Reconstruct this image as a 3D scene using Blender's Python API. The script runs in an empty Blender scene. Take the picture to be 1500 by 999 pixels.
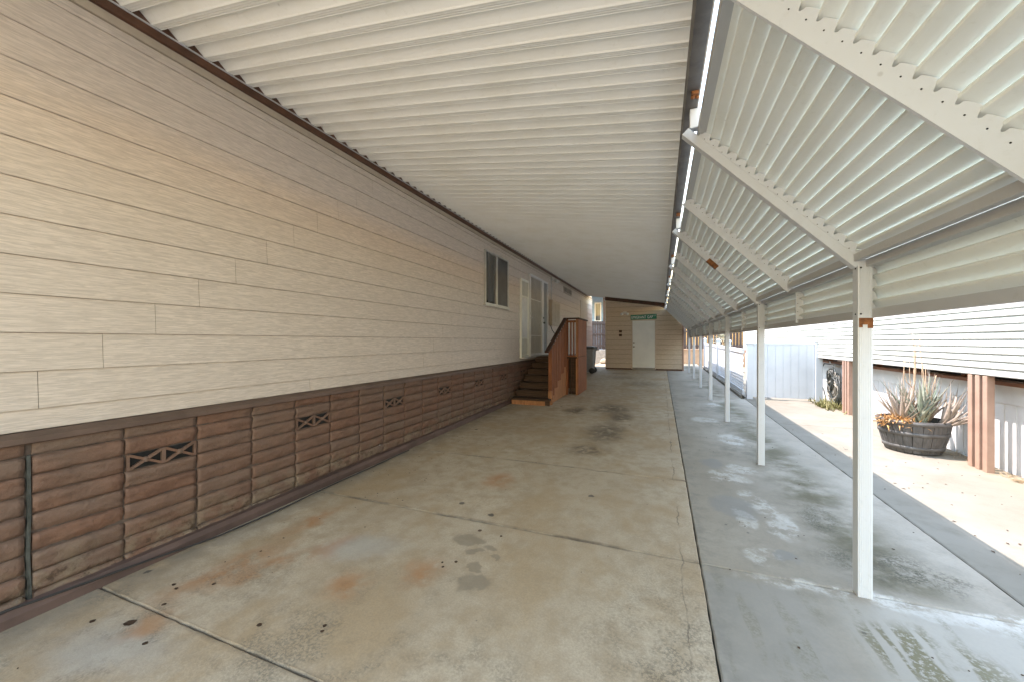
import bpy, bmesh, math, random
from mathutils import Vector, Matrix, noise as mnoise
random.seed(7)
R = math.radians
sc = bpy.context.scene
COL = sc.collection
SL = 0.012                                   # the drive climbs gently away from the street
def gz(y): return SL * max(-12.0, min(26.0, y))

# ------------------------------------------------------------------ materials
class NT:
    def __init__(s, name, rough=0.6, metal=0.0, spec=0.5):
        s.m = bpy.data.materials.new(name); s.m.use_nodes = True
        s.t = s.m.node_tree; s.n = s.t.nodes; s.l = s.t.links
        s.b = s.n['Principled BSDF']
        s.b.inputs['Roughness'].default_value = rough
        s.b.inputs['Metallic'].default_value = metal
        s.b.inputs['Specular IOR Level'].default_value = spec
        s.g = s.n.new('ShaderNodeNewGeometry'); s.pos = s.g.outputs['Position']
        s.isl = s.g.outputs['Random Per Island']
    def put(s, sock, v):
        if isinstance(v, bpy.types.NodeSocket): s.l.new(v, sock)
        elif isinstance(v, (tuple, list)) and len(v) == 3 and sock.type == 'RGBA': sock.default_value = (*v, 1)
        elif isinstance(v, (int, float)) and sock.type == 'RGBA': sock.default_value = (v, v, v, 1)
        else: sock.default_value = v
    def map(s, scale=(1, 1, 1), loc=(0, 0, 0), rot=(0, 0, 0), vec=None, kind='POINT'):
        n = s.n.new('ShaderNodeMapping'); n.vector_type = kind
        n.inputs['Scale'].default_value = scale; n.inputs['Location'].default_value = loc; n.inputs['Rotation'].default_value = rot
        s.l.new(vec or s.pos, n.inputs['Vector']); return n.outputs[0]
    def noise(s, scale, detail=4, rough=0.55, m=None, dist=0.0, color=False, vec=None):
        n = s.n.new('ShaderNodeTexNoise'); n.inputs['Scale'].default_value = scale
        n.inputs['Detail'].default_value = detail; n.inputs['Roughness'].default_value = rough; n.inputs['Distortion'].default_value = dist
        s.l.new(vec or (s.map(m) if m else s.pos), n.inputs['Vector']); return n.outputs['Color' if color else 'Fac']
    def voro(s, scale, m=None, out='Distance', rnd=1.0):
        n = s.n.new('ShaderNodeTexVoronoi'); n.inputs['Scale'].default_value = scale; n.inputs['Randomness'].default_value = rnd
        s.l.new(s.map(m) if m else s.pos, n.inputs['Vector']); return n.outputs[out]
    def mr(s, v, a, b, c=0.0, d=1.0, smooth=True):
        n = s.n.new('ShaderNodeMapRange'); n.interpolation_type = 'SMOOTHSTEP' if smooth else 'LINEAR'
        s.put(n.inputs['Value'], v)
        for k, x in zip(('From Min', 'From Max', 'To Min', 'To Max'), (a, b, c, d)): n.inputs[k].default_value = x
        return n.outputs[0]
    def math(s, op, a, b=0.0):
        n = s.n.new('ShaderNodeMath'); n.operation = op; s.put(n.inputs[0], a); s.put(n.inputs[1], b); return n.outputs[0]
    def mix(s, f, a, b, mode='MIX'):
        n = s.n.new('ShaderNodeMix'); n.data_type = 'RGBA'; n.blend_type = mode
        s.put(n.inputs[0], f); s.put(n.inputs[6], a); s.put(n.inputs[7], b); return n.outputs[2]
    def xyz(s, vec=None):
        n = s.n.new('ShaderNodeSeparateXYZ'); s.l.new(vec or s.pos, n.inputs[0]); return n.outputs
    def color(s, c): s.put(s.b.inputs['Base Color'], c); return s
    def rough(s, r): s.put(s.b.inputs['Roughness'], r); return s
    def bump(s, h, strength=0.3, dist=0.01):
        n = s.n.new('ShaderNodeBump'); n.inputs['Strength'].default_value = strength; n.inputs['Distance'].default_value = dist
        s.l.new(h, n.inputs['Height']); s.l.new(n.outputs[0], s.b.inputs['Normal']); return s
    def blob(s, wob, cx, cy, rx, ry, ang=0.0, soft=0.6):
        """mask of one stain lying on the ground: an ellipse with a ragged edge"""
        v = s.map((1 / rx, 1 / ry, 1), (cx, cy, 0), (0, 0, R(ang)), wob, 'TEXTURE')
        n = s.map((1, 1, 0), vec=v)
        v2 = s.n.new('ShaderNodeMapping'); v2.vector_type = 'TEXTURE'
        v2.inputs['Location'].default_value = (cx, cy, 0); v2.inputs['Rotation'].default_value = (0, 0, R(ang)); v2.inputs['Scale'].default_value = (rx, ry, 1)
        s.l.new(wob, v2.inputs['Vector'])
        f = s.n.new('ShaderNodeMapping'); f.inputs['Scale'].default_value = (1, 1, 0); s.l.new(v2.outputs[0], f.inputs['Vector'])
        L = s.n.new('ShaderNodeVectorMath'); L.operation = 'LENGTH'; s.l.new(f.outputs[0], L.inputs[0])
        s.n.remove(n.node); s.n.remove(v.node)
        return s.mr(L.outputs['Value'], 1.0 - soft, 1.0, 1.0, 0.0)
    def wobble(s, amp=0.25, scale=4.0, amp2=0.06, scale2=22.0):
        a = s.noise(scale, 4, color=True); b = s.noise(scale2, 3, color=True)
        def off(c, k):
            q = s.n.new('ShaderNodeVectorMath'); q.operation = 'SUBTRACT'; s.l.new(c, q.inputs[0]); q.inputs[1].default_value = (.5, .5, .5)
            r = s.n.new('ShaderNodeVectorMath'); r.operation = 'SCALE'; s.l.new(q.outputs[0], r.inputs[0]); r.inputs['Scale'].default_value = k; return r.outputs[0]
        p = s.n.new('ShaderNodeVectorMath'); p.operation = 'ADD'; s.l.new(s.pos, p.inputs[0]); s.l.new(off(a, amp), p.inputs[1])
        p2 = s.n.new('ShaderNodeVectorMath'); p2.operation = 'ADD'; s.l.new(p.outputs[0], p2.inputs[0]); s.l.new(off(b, amp2), p2.inputs[1])
        return p2.outputs[0]

def simple(name, c, rough=0.6, var=0.12, scale=6.0, metal=0.0, m=None, bump=0.0, spec=0.5, bscale=None):
    t = NT(name, rough, metal, spec)
    n = t.noise(scale, 5, 0.6, m)
    t.color(t.mix(t.mr(n, .3, .7), tuple(x * (1 - var) for x in c), tuple(min(1, x * (1 + var)) for x in c)))
    if bump: t.bump(t.noise(bscale or scale * 4, 4, 0.6, m), bump, .004)
    return t.m

def mat_siding(name, base, seed=0.0):
    t = NT(name, 0.62, 0, 0.3)
    g = t.noise(1.0, 3, 0.6, (9, 9, 125), 0.9)           # embossed cedar grain along the board
    g2 = t.noise(1.0, 3, 0.5, (6, 3.0, 48), 1.6)
    big = t.noise(0.9, 3, 0.5)
    d = tuple(x * .83 for x in base); l = tuple(min(1, x * 1.15) for x in base)
    c = t.mix(t.mr(g, .34, .66), d, l)
    c = t.mix(t.mr(g2, .35, .7, 0, .35), c, tuple(x * .82 for x in base))
    c = t.mix(t.mr(t.isl, 0, 1, 0, .13, False), c, (base[0] * .82, base[1] * .80, base[2] * .76))
    c = t.mix(t.mr(big, .45, .75, 0, .15), c, (base[0] * .9, base[1] * .86, base[2] * .80))
    spot = t.mr(t.voro(2.6), .0, .022, 1, 0)
    c = t.mix(t.math('MULTIPLY', spot, .5), c, (.14, .11, .08))
    t.color(c)
    t.bump(t.math('ADD', g, t.math('MULTIPLY', g2, .7)), .42, .006)
    return t.m

def mat_concrete_drive():
    t = NT('concrete_drive', 0.78, 0, 0.35)
    w = t.wobble(.30, 3.2, .07, 20); wj = t.wobble(.05, 2.5, .02, 25)
    fine = t.noise(95, 6, .75); mid = t.noise(7, 6, .65); big = t.noise(.8, 4, .55)
    c = t.mix(t.mr(big, .36, .66), (.465, .375, .27), (.53, .445, .335))
    c = t.mix(t.mr(mid, .38, .70, 0, .75), c, (.37, .285, .19))
    warm = t.noise(1.6, 5, .6, (1, .7, 1))
    c = t.mix(t.math('MULTIPLY', t.mr(fine, .52, .68), .35), c, (.55, .48, .38))
    c = t.mix(t.mr(warm, .44, .66, 0, .75), c, (.40, .285, .165))
    c = t.mix(t.mr(fine, .35, .72, 0, .5), c, (.22, .175, .12))
    X = t.xyz()
    def st(m, k, col):
        nonlocal c
        c = t.mix(t.math('MULTIPLY', m, k), c, col)
    rag = t.mr(t.noise(5.5, 6, .7), .32, .54); rag2 = t.math('MULTIPLY', t.mr(t.noise(9, 4, .7), .34, .62), t.mr(t.noise(70, 5, .75), .42, .58))
    rust = (.37, .175, .07)
    for a in ((-2.55, 1.62, .17, .55, -8), (-2.36, 1.70, .11, .38, -20), (-2.46, 1.16, .12, .16, 0), (-2.15, 2.06, .16, .28, -20),
              (-1.38, 2.05, .20, .22, 0), (-1.55, 3.6, .22, .30, 0), (-2.6, 2.3, .12, .4, 0), (-1.75, 1.75, .22, .2, 30)):
        st(t.math('MULTIPLY', t.blob(w, *a, .95), rag), .74, rust)
    for a in ((-1.95, 2.12, .42, .26, 20), (-2.45, 1.0, .5, .22, 10), (-2.0, .6, .6, .3, 0)):
        st(t.blob(w, *a, .85), .5, (.40, .39, .365))
    grey = (.215, .178, .13)
    for a in ((-1.05, 2.03, .13, .10, 20), (-1.10, 2.17, .06, .05, 0), (-1.29, 2.50, .13, .07, 30), (-1.13, 2.44, .08, .05, 0), (-1.02, 2.32, .06, .04, 0), (-1.22, 2.36, .06, .05, 0)):
        st(t.blob(w, *a, .35), .62, grey)
    for a in ((-.78, 6.0, .42, 1.0, 0), (-.95, 8.0, .55, .9, 0), (-.70, 7.2, .3, .7, 0), (-.9, 5.0, .4, .35, 0), (-1.6, 7.6, .3, .6, 0)):
        st(t.math('MULTIPLY', t.blob(w, *a, .85), rag), .85, (.115, .083, .052))
    for a in ((-.5, 12.5, .8, 1.0, 0), (-1.3, 14.2, .7, .8, 0), (-1.6, 15.8, .6, .5, 0)):
        st(t.math('MULTIPLY', t.blob(w, *a, .9), rag), .6, (.16, .13, .09))
    # black mould creeping in from the long joint, near the street
    edge = t.mr(X[0], -.55, .2, 0, 1); near = t.mr(X[1], 3.6, 1.2, 0, 1)
    st(t.math('MULTIPLY', t.math('MULTIPLY', edge, near), rag2), .80, (.085, .078, .058))
    st(t.math('MULTIPLY', t.mr(X[1], 2.4, 1.2, 0, 1), t.math('MULTIPLY', t.mr(t.noise(2.6, 4, .65), .46, .60), t.mr(t.noise(70, 5, .75), .42, .58))), .55, (.12, .11, .085))
    wx = t.xyz(w); jx = t.xyz(wj)
    st(t.mr(t.math('ABSOLUTE', t.math('SUBTRACT', t.math('MULTIPLY', t.math('ADD', wx[0], t.math('MULTIPLY', jx[0], 2.0)), .333), .13)), .001, .007, 1, 0), t.mr(t.noise(1.4, 4, .6), .44, .62), (.13, .105, .075))
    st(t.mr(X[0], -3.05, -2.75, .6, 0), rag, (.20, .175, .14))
    # dark grime along the cross joints
    for y, k in ((1.225, .55), (2.75, .95), (4.26, .8), (11.65, .7)):
        st(t.math('MULTIPLY', t.mr(t.math('ABSOLUTE', t.math('SUBTRACT', jx[1], y)), .002, .032, 1, 0), t.mr(t.noise(2.0, 4, .65), .30, .62)), k, (.105, .08, .058))
    # leaf-sized black spots
    v = t.voro(2.6, (1, 1, 0)); pick = t.mr(t.noise(1.1, 2), .47, .53)
    st(t.math('MULTIPLY', t.mr(t.math('ADD', v, t.math('MULTIPLY', t.noise(30, 3), .10)), .105, .130, 1, 0), pick), .85, (.06, .054, .048))
    v2 = t.voro(8.0, (1, 1, 0)); pick2 = t.mr(t.noise(1.7, 2), .46, .60)
    st(t.math('MULTIPLY', t.mr(t.math('ADD', v2, t.math('MULTIPLY', t.noise(40, 3), .12)), .09, .13, 1, 0), pick2), .7, (.11, .10, .085))
    t.color(c)
    t.bump(t.math('ADD', fine, t.math('MULTIPLY', mid, .7)), .22, .006)
    t.rough(t.mr(mid, .3, .7, .62, .88))
    return t.m

def mat_concrete_grey():
    t = NT('concrete_walk', 0.8, 0, 0.3)
    w = t.wobble(.26, 3.0, .06, 18)
    fine = t.noise(60, 6, .7); mid = t.noise(6, 6, .65); big = t.noise(.9, 4, .5)
    c = t.mix(t.mr(big, .38, .64), (.30, .26, .205), (.365, .322, .262))
    c = t.mix(t.mr(mid, .42, .72, 0, .5), c, (.21, .19, .15))
    c = t.mix(t.mr(fine, .35, .75, 0, .3), c, (.20, .19, .165))
    X = t.xyz()
    def st(m, k, col):
        nonlocal c
        c = t.mix(t.math('MULTIPLY', m, k), c, col)
    rag = t.mr(t.noise(6, 6, .7), .38, .60); rag2 = t.math('MULTIPLY', t.mr(t.noise(10, 4, .7), .34, .60), t.mr(t.noise(65, 5, .75), .40, .56))
    # damp green-brown mould down the drip line of the awning
    drip = t.mr(t.math('ABSOLUTE', t.math('SUBTRACT', t.xyz(w)[0], 1.30)), .02, .42, 1, 0)
    st(t.math('MULTIPLY', drip, t.mr(X[1], 2.7, 2.95, 0, 1)), t.mr(t.noise(2.2, 5, .65), .34, .62), (.115, .098, .058))
    for a in ((1.30, 3.15, .42, .34, 0), (1.18, 3.75, .18, .45, 0), (1.5, 3.05, .3, .2, 0)):
        st(t.math('MULTIPLY', t.blob(w, *a, .7), rag2), .9, (.09, .08, .055))
    for y in (5.6, 7.2, 8.6, 10.5, 12.2, 13.7):
        st(t.math('MULTIPLY', t.blob(w, .95, y, .5, .45, 0, .9), rag), .65, (.17, .155, .12))
    # white salts
    for a in ((.80, 3.95, .12, .34, 12), (.87, 3.50, .12, .30, -8), (.66, 2.98, .14, .12, 0), (.62, 4.55, .26, .26, 0), (.62, 3.55, .10, .25, 0), (.84, 4.85, .16, .2, 0),
              (.95, 6.2, .2, .4, 0), (.7, 7.5, .25, .3, 0), (1.0, 9.2, .25, .3, 0), (1.2, 2.72, .9, .10, 0), (1.7, 2.68, .35, .12, 0)):
        st(t.math('MULTIPLY', t.blob(w, *a, .4), t.math('MULTIPLY', t.mr(mid, .3, .5, .45, 1), t.math('MULTIPLY', t.mr(t.noise(5, 6, .75), .42, .56), t.mr(t.noise(50, 5, .75), .36, .56, .55, 1)))), .85, (.52, .49, .44))
    for a in ((.58, 3.75, .22, .30, 0), (.78, 3.02, .11, .08, 0), (.55, 4.95, .16, .22, 0)):
        st(t.blob(w, *a, .4), .55, (.225, .222, .21))
    front = t.mr(X[1], 2.70, 2.62, 0, 1)
    st(t.math('MULTIPLY', front, t.mr(t.xyz(w)[0], .82, 1.0, 0, 1)), .6, (.38, .355, .31))
    st(t.math('MULTIPLY', front, t.mr(t.xyz(w)[0], .95, .6, 0, 1)), .45, (.285, .275, .255))
    # scrubbed streaks of moss in front of the cross joint
    streak = t.mr(t.noise(1.0, 2, .5, (11, 1.2, 0)), .52, .60)
    st(t.math('MULTIPLY', t.math('MULTIPLY', t.blob(w, 1.15, 2.30, .30, .30, -30, .5), t.mr(t.noise(1.0, 2, .5, (14, 1.6, 0)), .44, .52)), t.mr(t.noise(40, 4, .7), .38, .52)), .95, (.16, .14, .08))
    st(t.math('MULTIPLY', t.math('MULTIPLY', front, streak), rag2), .55, (.19, .175, .12))
    st(t.mr(X[0], .40, .26, 0, .5), rag, (.20, .19, .17))
    v2 = t.voro(7.0, (1, 1, 0)); pick2 = t.mr(t.noise(1.7, 2), .54, .62)
    st(t.math('MULTIPLY', t.mr(v2, .05, .09, 1, 0), pick2), .7, (.10, .09, .08))
    t.color(c); t.bump(t.math('ADD', fine, t.math('MULTIPLY', mid, .6)), .22, .006)
    return t.m

def mat_concrete_yard():
    t = NT('concrete_yard', 0.85, 0, 0.3)
    fine = t.noise(60, 6, .7); mid = t.noise(5, 6, .65); big = t.noise(.8, 4, .5)
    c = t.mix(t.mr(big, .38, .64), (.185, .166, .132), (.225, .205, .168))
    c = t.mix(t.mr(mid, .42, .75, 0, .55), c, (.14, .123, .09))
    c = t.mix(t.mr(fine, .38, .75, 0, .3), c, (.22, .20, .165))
    c = t.mix(t.mr(t.xyz()[0], 2.95, 3.4, 0, .55), c, (.24, .195, .13))
    v2 = t.voro(5.0, (1, 1, 0)); pick2 = t.mr(t.noise(1.4, 2), .50, .56)
    c = t.mix(t.math('MULTIPLY', t.mr(t.math('ADD', v2, t.math('MULTIPLY', t.noise(30, 3), .1)), .07, .10, 1, 0), pick2), c, (.09, .08, .065))
    t.color(c); t.bump(t.math('ADD', fine, t.math('MULTIPLY', mid, .6)), .2, .006)
    return t.m

def mat_block():
    t = NT('slump_block_paint', 0.68, 0, 0.35)
    n = t.noise(9, 6, .68); f = t.noise(45, 5, .7); b = t.noise(1.5, 4, .6)
    c = t.mix(t.mr(n, .3, .7), (.135, .073, .050), (.20, .108, .072))
    c = t.mix(t.mr(t.isl, 0, 1, 0, .7, False), c, (.165, .118, .092))
    c = t.mix(t.mr(b, .45, .7, 0, .45), c, (.16, .118, .092))
    c = t.mix(t.mr(f, .52, .72, 0, .4), c, (.065, .042, .032))
    low = t.mr(t.xyz()[2], .42, .12, 0, 1)
    wear = t.math('MULTIPLY', low, t.mr(t.noise(6, 6, .7), .40, .62))
    c = t.mix(t.math('MULTIPLY', wear, .85), c, (.225, .175, .125))
    c = t.mix(t.math('MULTIPLY', t.math('MULTIPLY', low, t.mr(t.noise(13, 5, .7), .54, .62)), .8), c, (.07, .045, .03))
    fl = t.math('MULTIPLY', t.mr(t.voro(7, (1, .8, 1)), .05, .075, 1, 0), t.mr(t.noise(1.73, 2), .64, .69))
    c = t.mix(fl, c, (.62, .60, .56))
    t.color(c); t.bump(t.math('ADD', n, t.math('MULTIPLY', f, .6)), .75, .014)
    return t.m

def mat_painted_metal(name, c, dirt=.35, rough=.42):
    t = NT(name, rough, 0, .5)
    n = t.noise(2.4, 5, .6); f = t.noise(30, 4, .65)
    col = t.mix(t.mr(n, .4, .72, 0, dirt), c, (c[0] * .80, c[1] * .77, c[2] * .68))
    col = t.mix(t.mr(f, .55, .8, 0, .22), col, (c[0] * .6, c[1] * .58, c[2] * .5))
    sp = t.math('MULTIPLY', t.mr(t.voro(4.5), .018, .05, 1, 0), t.mr(t.noise(1.3, 2), .45, .55))
    col = t.mix(t.math('MULTIPLY', sp, .45), col, (.2, .18, .15))
    t.color(col); t.bump(t.noise(3.0, 3, .5), .10, .01)
    return t.m

def mat_wood(name, c, m=(14, 14, 1.2), isl=.35, var=.35, rough=.6):
    t = NT(name, rough, 0, .3)
    g = t.noise(3.0, 6, .65, m, .8); b = t.noise(2.0, 4, .6)
    col = t.mix(t.mr(g, .3, .72), tuple(x * (1 - var) for x in c), tuple(min(1, x * (1 + var)) for x in c))
    col = t.mix(t.mr(t.isl, 0, 1, 0, isl, False), col, tuple(x * .5 for x in c))
    col = t.mix(t.mr(b, .5, .75, 0, .35), col, tuple(x * .6 for x in c))
    t.color(col); t.bump(g, .3, .004)
    return t.m

def mat_screen_white():
    t = NT('screen_enamel', .5, 0, .4)
    n = t.noise(1.0, 5, .6, (1, .5, 9))
    t.color(t.mix(t.mr(n, .4, .75), (.47, .46, .415), (.40, .39, .34)))
    return t.m

def mat_leaf(name, a, b, rough=.5):
    t = NT(name, rough, 0, .4)
    n = t.noise(14, 4, .6); c = t.mix(t.mr(n, .35, .65), a, b)
    c = t.mix(t.mr(t.isl, 0, 1, 0, .75, False), c, tuple(x * .55 + y * .45 for x, y in zip(b, (.28, .19, .12))))
    t.color(c); return t.m

M = {}
M['siding'] = mat_siding('lap_siding_paint', (.565, .497, .437))
M['shed_siding'] = mat_siding('shed_siding_paint', (.58, .47, .345))
M['frieze'] = simple('frieze_paint', (.40, .34, .27), .6, .08)
M['block'] = mat_block()
M['mortar'] = simple('mortar_paint', (.085, .062, .050), .85, .3, 20)
M['brown_paint'] = simple('brown_trim_paint', (.105, .066, .048), .5, .2, 5, bump=.15)
M['curb_paint'] = simple('brown_footing_paint', (.098, .062, .052), .62, .22, 4, bump=.3)
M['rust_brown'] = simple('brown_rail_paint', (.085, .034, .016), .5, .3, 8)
M['black'] = simple('dark_void', (.004, .004, .004), .8, .2)
M['pan'] = mat_painted_metal('roof_pan_enamel', (.87, .875, .85), .26)
M['louver'] = mat_painted_metal('louver_enamel', (.80, .835, .81), .24)
M['frame_white'] = mat_painted_metal('frame_enamel', (.60, .63, .665), .16, .36)
M['rail_grey'] = mat_painted_metal('rail_enamel', (.46, .465, .475), .25)
M['gutter'] = simple('gutter_galvanised', (.105, .095, .085), .55, .25, 9, metal=.2)
M['rust'] = simple('rust_patch', (.20, .075, .022), .85, .4, 30, bump=.5)
M['drive'] = mat_concrete_drive(); M['walk'] = mat_concrete_grey(); M['yard'] = mat_concrete_yard()
M['soil'] = simple('soil', (.25, .19, .125), .95, .35, 5, bump=.5)
M['joint'] = simple('joint_dirt', (.035, .030, .024), .95, .3, 20)
M['redwood'] = mat_wood('redwood_stain', (.27, .098, .040))
M['redwood_light'] = mat_wood('redwood_stain_pale', (.40, .185, .082))
M['tread'] = mat_wood('worn_tread_wood', (.072, .042, .026), (1.2, 14, 14), .5, .4, .75)
M['rail_cap'] = mat_wood('handrail_wood', (.060, .028, .016), (14, 1.2, 14), .2)
M['fence_wood'] = mat_wood('weathered_fence', (.105, .078, .070), (9, 9, .8), .6)
M['white_vinyl'] = simple('white_vinyl', (.58, .61, .645), .38, .04, 3)
M['white_paint'] = simple('white_paint', (.64, .64, .63), .5, .06, 4)
M['white_door'] = simple('door_paint', (.70, .71, .65), .42, .04, 3)
M['alu'] = simple('mill_aluminium', (.50, .50, .48), .38, .1, 6, metal=.55)
M['dark_mesh'] = simple('insect_screen_dark', (.075, .075, .072), .5, .25, 3)
M['tan_mesh'] = simple('insect_screen_tan', (.24, .205, .155), .6, .2, 3)
M['grey_mesh'] = simple('insect_screen_grey', (.23, .245, .25), .5, .12, 3)
M['pink'] = simple('salmon_paint', (.36, .225, .165), .55, .1, 6)
M['sill'] = mat_wood('sill_wood', (.30, .135, .075), (9, 1, 9), .2, .25)
M['screen'] = mat_screen_white()
M['bin_body'] = simple('bin_grey', (.22, .225, .225), .5, .12, 6)
M['bin_lid'] = simple('bin_lid_grey', (.065, .068, .07), .5, .12, 6)
M['rubber'] = simple('rubber', (.03, .03, .03), .6, .2)
M['sign_green'] = simple('sign_green', (.005, .16, .085), .4, .08)
M['sign_white'] = simple('sign_white', (.75, .80, .76), .4, .03)
M['brass'] = simple('knob_metal', (.35, .30, .22), .3, .1, 8, metal=.8)
M['block_wall'] = simple('retaining_block', (.46, .42, .37), .85, .14, 7, bump=.3)
M['tan_wall'] = simple('tan_render', (.52, .34, .22), .85, .12, 4, bump=.2)
M['blue_wall'] = simple('blue_siding_paint', (.22, .33, .46), .6, .1, 3)
M['rock'] = simple('rock', (.34, .28, .20), .9, .25, 7, bump=.6)
M['barrel'] = mat_wood('grey_stave', (.105, .101, .098), (9, 9, .9), .2, .25, .7)
M['hoop'] = simple('hoop_iron', (.12, .117, .113), .55, .25, 12, metal=.3)
M['aloe'] = mat_leaf('aloe_leaf', (.19, .245, .185), (.30, .33, .26))
M['aloe_dry'] = mat_leaf('dry_agave_leaf', (.33, .27, .23), (.42, .36, .30))
M['stalk'] = simple('dry_stalk', (.44, .31, .20), .8, .2, 20)
M['orange'] = mat_leaf('orange_succulent', (.50, .24, .07), (.56, .33, .14))
M['weed'] = mat_leaf('weed_leaf', (.10, .125, .030), (.20, .19, .06))
M['straw'] = mat_leaf('straw_blade', (.40, .28, .15), (.46, .36, .22))
M['hose'] = simple('hose_grey', (.13, .125, .105), .5, .3, 30)
M['hose_pale'] = simple('hose_pale', (.33, .30, .25), .5, .15, 30)
M['hose_dark'] = simple('hose_dark', (.05, .055, .05), .5, .3, 30)
M['pale_leaf'] = mat_leaf('pale_shrub_leaf', (.34, .35, .22), (.48, .47, .36))

# ------------------------------------------------------------------ mesh builder
class B:
    def __init__(s): s.bm = bmesh.new(); s.mi = 0; s.mats = []
    def use(s, m):
        if m not in s.mats: s.mats.append(m)
        s.mi = s.mats.index(m); return s
    def face(s, pts):
        try:
            f = s.bm.faces.new([s.bm.verts.new(p) for p in pts]); f.material_index = s.mi; return f
        except ValueError: return None
    def vf(s, vs, fs, smooth=False):
        v = [s.bm.verts.new(p) for p in vs]
        for f in fs:
            try:
                q = s.bm.faces.new([v[i] for i in f]); q.material_index = s.mi; q.smooth = smooth
            except ValueError: pass
        return s
    def box(s, x0, x1, y0, y1, z0, z1, slope=False):
        if x0 > x1: x0, x1 = x1, x0
        if y0 > y1: y0, y1 = y1, y0
        d0, d1 = (gz(y0), gz(y1)) if slope else (0, 0)
        vs = [(x0, y0, z0 + d0), (x1, y0, z0 + d0), (x1, y1, z0 + d1), (x0, y1, z0 + d1), (x0, y0, z1 + d0), (x1, y0, z1 + d0), (x1, y1, z1 + d1), (x0, y1, z1 + d1)]
        return s.vf(vs, [(3, 2, 1, 0), (4, 5, 6, 7), (0, 1, 5, 4), (1, 2, 6, 5), (2, 3, 7, 6), (3, 0, 4, 7)])
    def prism_y(s, poly, y0, y1, n=1, smooth=False):
        """closed polygon of (x, z) pushed along y"""
        k = len(poly); vs = []
        for j in range(n + 1):
            y = y0 + (y1 - y0) * j / n
            vs += [(p[0], y, p[1]) for p in poly]
        fs = [(j * k + i, j * k + (i + 1) % k, (j + 1) * k + (i + 1) % k, (j + 1) * k + i) for j in range(n) for i in range(k)]
        fs += [tuple(range(k))[::-1], tuple(n * k + i for i in range(k))]
        return s.vf(vs, fs, smooth)
    def prism_x(s, poly, x0, x1):
        k = len(poly)
        vs = [(x0, p[0], p[1]) for p in poly] + [(x1, p[0], p[1]) for p in poly]
        fs = [(i, (i + 1) % k, k + (i + 1) % k, k + i) for i in range(k)] + [tuple(range(k))[::-1], tuple(k + i for i in range(k))]
        return s.vf(vs, fs)
    def bar(s, a, b, w, h=None, up=(0, 0, 1)):
        """square bar from a to b"""
        h = h or w; a = Vector(a); b = Vector(b); d = (b - a).normalized(); u = Vector(up)
        if abs(d.dot(u)) > .98: u = Vector((0, 1, 0))
        r = d.cross(u).normalized(); u = r.cross(d).normalized()
        vs = []
        for p in (a, b):
            for i, j in ((-1, -1), (1, -1), (1, 1), (-1, 1)): vs.append(p + r * i * w / 2 + u * j * h / 2)
        return s.vf(vs, [(3, 2, 1, 0), (4, 5, 6, 7), (0, 1, 5, 4), (1, 2, 6, 5), (2, 3, 7, 6), (3, 0, 4, 7)])
    def tube(s, path, r, seg=8, closed=False, r2=None):
        path = [Vector(p) for p in path]; n = len(path); vs = []; up = Vector((0.13, .22, 1)).normalized()
        for i, p in enumerate(path):
            a = path[max(0, i - 1)]; b = path[min(n - 1, i + 1)]; d = (b - a)
            d = d.normalized() if d.length > 1e-9 else Vector((0, 0, 1))
            e = d.cross(up)
            if e.length < .05: e = d.cross(Vector((1, 0, 0)))
            e.normalize(); f = e.cross(d)
            rr = r if r2 is None else r + (r2 - r) * i / max(1, n - 1)
            for k in range(seg):
                t = 2 * math.pi * k / seg; vs.append(p + e * rr * math.cos(t) + f * rr * math.sin(t))
        fs = [(i * seg + k, i * seg + (k + 1) % seg, (i + 1) * seg + (k + 1) % seg, (i + 1) * seg + k) for i in range(n - 1) for k in range(seg)]
        fs += [tuple(range(seg))[::-1], tuple((n - 1) * seg + k for k in range(seg))]
        return s.vf(vs, fs, True)
    def lathe(s, prof, c, seg=28, axis='z', a0=0.0, a1=2 * math.pi):
        vs = []; full = abs(a1 - a0 - 2 * math.pi) < 1e-6; m = seg if full else seg + 1
        for (r, h) in prof:
            for k in range(m):
                t = a0 + (a1 - a0) * k / seg; x, y = r * math.cos(t), r * math.sin(t)
                p = {'z': (x, y, h), 'x': (h, x, y), 'y': (x, h, y)}[axis]
                vs.append((c[0] + p[0], c[1] + p[1], c[2] + p[2]))
        fs = [(i * m + k, i * m + (k + 1) % m, (i + 1) * m + (k + 1) % m, (i + 1) * m + k) for i in range(len(prof) - 1) for k in range(seg if full else seg)]
        return s.vf(vs, fs, True)
    def build(s, name, mat=None, parent=None, bevel=0.0, recalc=True):
        loc = Vector((0, 0, 0))
        q = parent
        while q is not None: loc += q.location; q = q.parent
        if recalc: bmesh.ops.recalc_face_normals(s.bm, faces=s.bm.faces)
        if bevel:
            es = [e for e in s.bm.edges if len(e.link_faces) == 2 and e.calc_face_angle(0) > .6]
            bmesh.ops.bevel(s.bm, geom=es, offset=bevel, segments=1, affect='EDGES', clamp_overlap=True)
        own = None
        if parent is None:                                   # a thing that is one mesh: origin at its base
            cs = [v.co for v in s.bm.verts]
            own = Vector(((min(c.x for c in cs) + max(c.x for c in cs)) / 2, (min(c.y for c in cs) + max(c.y for c in cs)) / 2, min(c.z for c in cs)))
            loc = own
        bmesh.ops.translate(s.bm, verts=s.bm.verts, vec=-loc)
        me = bpy.data.meshes.new(name); s.bm.to_mesh(me); s.bm.free()
        for m in ([mat] if mat else []) + [m for m in s.mats if m != mat]: me.materials.append(m)
        o = bpy.data.objects.new(name, me); COL.objects.link(o)
        if parent: o.parent = parent
        else: o.location = own
        return o
def tag(o, label=None, cat=None, group=None, kind=None):
    if label: o['label'] = label
    if cat: o['category'] = cat
    if group: o['group'] = group
    if kind: o['kind'] = kind
    return o
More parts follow.
